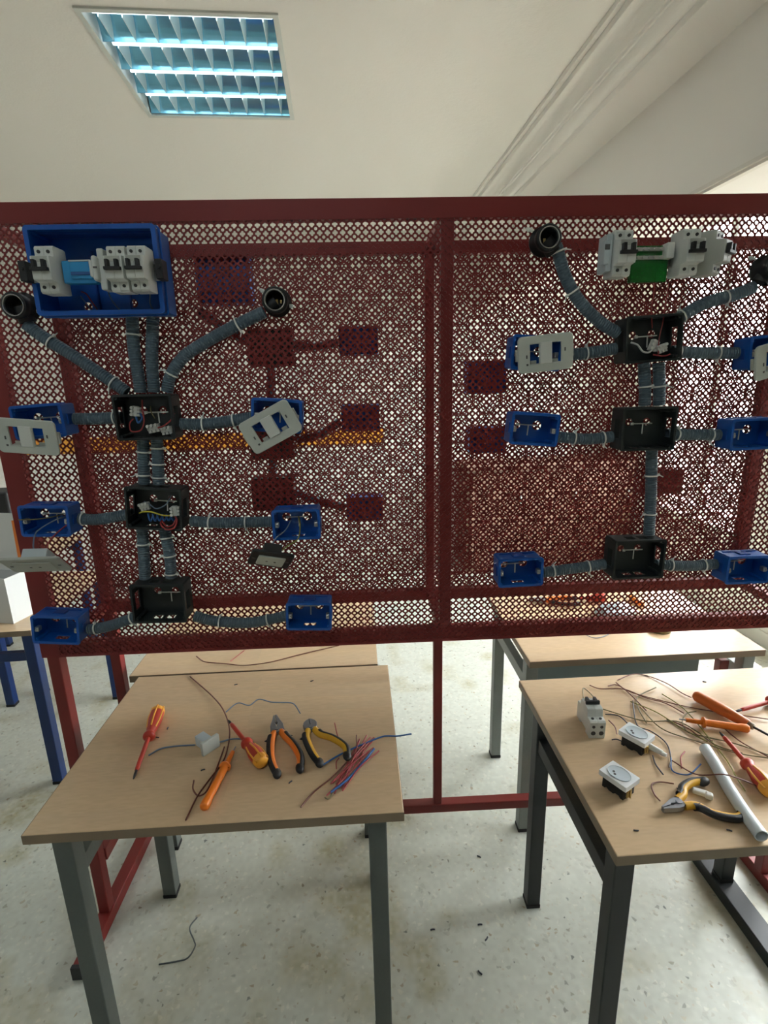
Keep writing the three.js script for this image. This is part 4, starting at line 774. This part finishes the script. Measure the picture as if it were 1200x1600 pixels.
W('brown wire lying across the table pushed behind', M.wireBrown, [[-0.479, -1.518], [-0.442, -1.474], [-0.381, -1.459], [-0.319, -1.439], [-0.243, -1.444], [-0.147, -1.486], [-0.026, -1.520]], { r: 0.0017 });
W('short pink wire under the stand on the table pushed behind', M.wireRed, [[-0.363, -1.468], [-0.331, -1.530]], { r: 0.0014 });
// the tangle on the right table
const TG = [
  ['brown wire starting at the left end of the tangle', M.wireBrown, [[0.666, -1.205], [0.683, -1.188], [0.748, -1.173], [0.787, -1.133], [0.820, -1.101], [0.840, -1.058]]],
  ['brown wire running from the hooked end to the right table edge', M.wireBrown, [[0.713, -1.193], [0.740, -1.199], [0.759, -1.160], [0.812, -1.116], [0.876, -1.080], [1.026, -1.009]]],
  ['short brown wire crossing the left end of the tangle', M.wireBrown, [[0.744, -1.208], [0.752, -1.149], [0.756, -1.082]]],
  ['brown wire bowing along the far edge of the right table', M.wireBrown, [[0.755, -1.219], [0.814, -1.240], [0.846, -1.236], [0.877, -1.188], [0.893, -1.134], [0.903, -1.118]]],
  ['grey wire with a bare end rising in the tangle', M.wireOlive, [[0.838, -1.171], [0.763, -1.136], [0.737, -1.084], [0.727, -1.034]]],
  ['dark blue wire looping round the wired socket module', M.wireDark, [[0.743, -1.122], [0.724, -1.086], [0.701, -1.025], [0.716, -1.004], [0.730, -0.964], [0.709, -0.913], [0.687, -0.886]]],
  ['olive wire from the standing breaker through the tangle', M.wireOlive, [[0.650, -1.100], [0.699, -1.058], [0.729, -1.039], [0.808, -1.031], [0.825, -0.986], [0.838, -0.940], [0.876, -0.908]]],
  ['olive wire sagging along the near side of the tangle', M.wireOlive, [[0.747, -1.096], [0.750, -1.007], [0.796, -0.967], [0.828, -0.934], [0.866, -0.910], [0.920, -0.888]]],
  ['yellow green wire curving down beside the white pipe', M.wireYG, [[0.836, -1.141], [0.852, -1.096], [0.850, -1.050], [0.836, -0.949], [0.825, -0.889], [0.809, -0.844], [0.801, -0.809]]],
  ['dark wire from the breaker to the wired socket module', M.wireDark, [[0.645, -1.080], [0.673, -1.068], [0.680, -1.010]]],
  ['orange brown wire beside the breaker', M.wireBrown, [[0.642, -1.057], [0.642, -1.028], [0.633, -1.003]]],
  ['short dark wire under the breaker toward the socket module', M.wireDark, [[0.612, -0.988], [0.622, -0.985], [0.632, -0.981]]],
  ['dark wire end in front of the wired socket module', M.wireDark, [[0.674, -0.925], [0.666, -0.902], [0.661, -0.867]]],
  ['blue wire looping beside the top of the white pipe', M.wireBlue, [[0.709, -0.913], [0.690, -0.876], [0.712, -0.862], [0.761, -0.887]]],
  ['brown wire passing over the white pipe', M.wireBrown, [[0.706, -0.904], [0.723, -0.850], [0.765, -0.826], [0.795, -0.815], [0.839, -0.803]], { lift: [0, 0.012, 0.026, 0.02, 0.004] }],
  ['brown wire bent in the jaws of the yellow pliers', M.wireBrown, [[0.668, -0.842], [0.642, -0.851], [0.620, -0.843], [0.613, -0.822], [0.612, -0.802]]],
  ['pale pink wire end between the tangle and the white pipe', M.wireRed, [[0.753, -0.929], [0.731, -0.911], [0.715, -0.884]]],
  ['thin wire loop standing behind the breaker', M.wireOlive, [[0.612, -1.130], [0.636, -1.180], [0.648, -1.172], [0.645, -1.140]], { bow: 0.012 }],
  ['olive wire passing under the orange tester to the edge', M.wireOlive, [[0.875, -1.060], [0.850, -1.058], [0.816, -1.028], [0.803, -0.989], [0.833, -0.974], [0.885, -0.936], [0.928, -0.897]]],
  ['brown wire at the right end of the tangle', M.wireBrown, [[0.897, -0.996], [0.900, -0.944], [0.925, -0.893]]],
  ['yellow green wire along the middle of the tangle', M.wireYG, [[0.735, -1.120], [0.775, -1.07], [0.800, -1.005], [0.815, -0.968], [0.828, -0.955]]],
  ['thin brown wire from under the tester toward the red screwdriver', M.wireBrown, [[0.786, -1.044], [0.812, -1.00], [0.822, -0.962], [0.840, -0.955]]],
];
for (const [l, m, pts, o] of TG) W(l, m, pts, { r: 0.0015, ...(o || {}) });
W('thin grey wire lying on the glaring table under the stand', M.wireGrey, [[0.779, -1.519], [0.790, -1.481], [0.812, -1.460], [0.864, -1.475], [0.902, -1.511]], { r: 0.0014 });
W('curly dark wire offcut lying on the floor', M.wireGrim, [[-0.471, -1.205], [-0.483, -1.175], [-0.462, -1.138], [-0.455, -1.124], [-0.467, -1.093], [-0.497, -1.090], [-0.540, -1.085]], { y: 0, r: 0.0019 });
// crumbs of insulation on tables and floor
const bits = (l, m, list, y, s, group) => list.forEach(([x, z], k) => { const t = obj('wire_offcut', new THREE.TubeGeometry(curve([[-s, s * 0.3, 0], [0, s * 0.35, s * 0.15], [s, s * 0.3, 0]]), 4, s * 0.3, 6).rotateY(k * 1.3 + x * 9).translate(x, y, z), m); tag(t, l, 'wire offcut', group); });
bits('tiny dark wire scrap on the pliers table', M.wireDark, [[-0.323, -1.340], [-0.106, -1.331], [-0.459, -1.164], [-0.474, -1.132], [-0.135, -0.945], [-0.334, -1.005]], TOP, 0.0045, 'tiny scraps on the pliers table');
bits('tiny dark wire scrap on the right table', M.wireDark, [[0.990, -1.185], [0.528, -0.745], [0.70, -0.725]], TOP, 0.0045, 'tiny scraps on the right table');
bits('small dark wire scrap on the terrazzo floor', M.wireDark, [[0.340, -1.095], [0.204, -1.096], [0.307, -0.976], [0.347, -1.056], [0.395, -1.305], [0.693, -0.82], [0.24, -0.82]], 0, 0.0065, 'small scraps on the floor');
// things on the glaring table, seen through the holes
pliers('combination_pliers', 'orange pliers behind the sheet on the glaring table', [0.760, -1.760], [0.700, -1.775], 0.020, 0.020, 0.120, M.orangeGrip, M.black, 'comb');
screwdriver('red screwdriver behind the sheet on the glaring table', [0.99, -1.73], [0.85, -1.76], M.redTool, M.redTool);
tester('orange tester behind the sheet on the glaring table', [1.10, -1.66], [1.09, -1.76]);
{
  const t = thing('tape_roll', 'small dark roll of tape on the glaring table', 'tape roll', at(1.055, -1.490));
  obj('tape', lathe([[0.020, 0], [0.034, 0], [0.034, 0.018], [0.020, 0.018], [0.020, 0]], 28), M.wireOlive, t);
  obj('core', lathe([[0.017, 0.0005], [0.0198, 0.0005], [0.0198, 0.0175], [0.017, 0.0175], [0.017, 0.0005]], 24), M.brownWood, t);
  const b = thing('plastic_bag', 'crumpled bluish plastic bag behind the sheet on the glaring table', 'bag', at(0.975, -1.620));
  const g = new THREE.IcosahedronGeometry(0.06, 4), p = g.attributes.position, nf = noiseField(0, 7, 77);
  for (let i = 0; i < p.count; i++) { const x = p.getX(i), y = p.getY(i), z = p.getZ(i), k = 0.75 + 0.5 * nf((x + z) * 5, (y - z) * 5 + x * 3); p.setXYZ(i, x * k * 1.3, Math.max(0, (y * k + 0.03) * 0.42), z * k * 0.8); }
  g.computeVertexNormals(); obj('film', g, M.deviceCool, b);
}

// ---------------------------------------------------------------- far left: carton on the blue table
{
  const t = thing('carton', 'open white carton with a raised lid and orange stripe on the blue table', 'carton', [-1.330, TOP + 0.0004, -1.930], -0.27);
  const w = 0.25, d = 0.092, h = 0.176, k = 0.004;
  obj('box', [span(-w / 2, w / 2, 0.0, k, -d / 2, d / 2), span(-w / 2, w / 2, k, h, d / 2 - k, d / 2), span(-w / 2, w / 2, k, h, -d / 2, -d / 2 + k), span(-w / 2, -w / 2 + k, k, h, -d / 2 + k, d / 2 - k), span(w / 2 - k, w / 2, k, h, -d / 2 + k, d / 2 - k)], M.cardboard, t);
  const lid = obj('lid', bx(w, 0.215, k, 0, 0.1075, 0), M.cardboard, t); lid.position.set(0, h, -d / 2 - 0.001); lid.rotation.x = -0.16;
  obj('stripe', bx(0.022, 0.15, 0.0012, 0, 0, 0).rotateZ(0.14).translate(w / 2 - 0.026, 0.115, 0.0026), M.orange, lid);
  const c = thing('black_case', 'black case standing behind the white carton', 'case', [-1.605, TOP + 0.0004, -2.27], 0);
  obj('shell', bx(0.46, 0.43, 0.12, 0, 0.215, 0, 0.012), M.black, c);
  obj('handle', tube([[-0.05, 0.428, 0], [-0.04, 0.455, 0], [0.04, 0.455, 0], [0.05, 0.428, 0]], 0.007, 16), M.blackRubber, c);
}
{ // far right: low brown cupboard under the back wall
  const t = thing('cupboard', 'low brown wooden cupboard against the back wall behind the stand', 'cupboard', [1.65, 0, -3.97], 0);
  obj('carcass', span(-0.66, 0.66, 0, 0.83, -0.21, 0.19), M.brownWood, t);
  obj('top', span(-0.68, 0.68, 0.83, 0.86, -0.22, 0.22, 0.004), M.brownWood, t);
  for (let k = 0; k < 3; k++) { const dr = obj('door', span(-0.65 + k * 0.435, -0.225 + k * 0.435, 0.05, 0.81, 0.191, 0.209, 0.003), M.brownWood, t); obj('handle', bx(0.012, 0.10, 0.02, -0.26 + k * 0.435, 0.6, 0.218, 0.003), M.galv, dr); }
}

renderer.render(scene, camera);
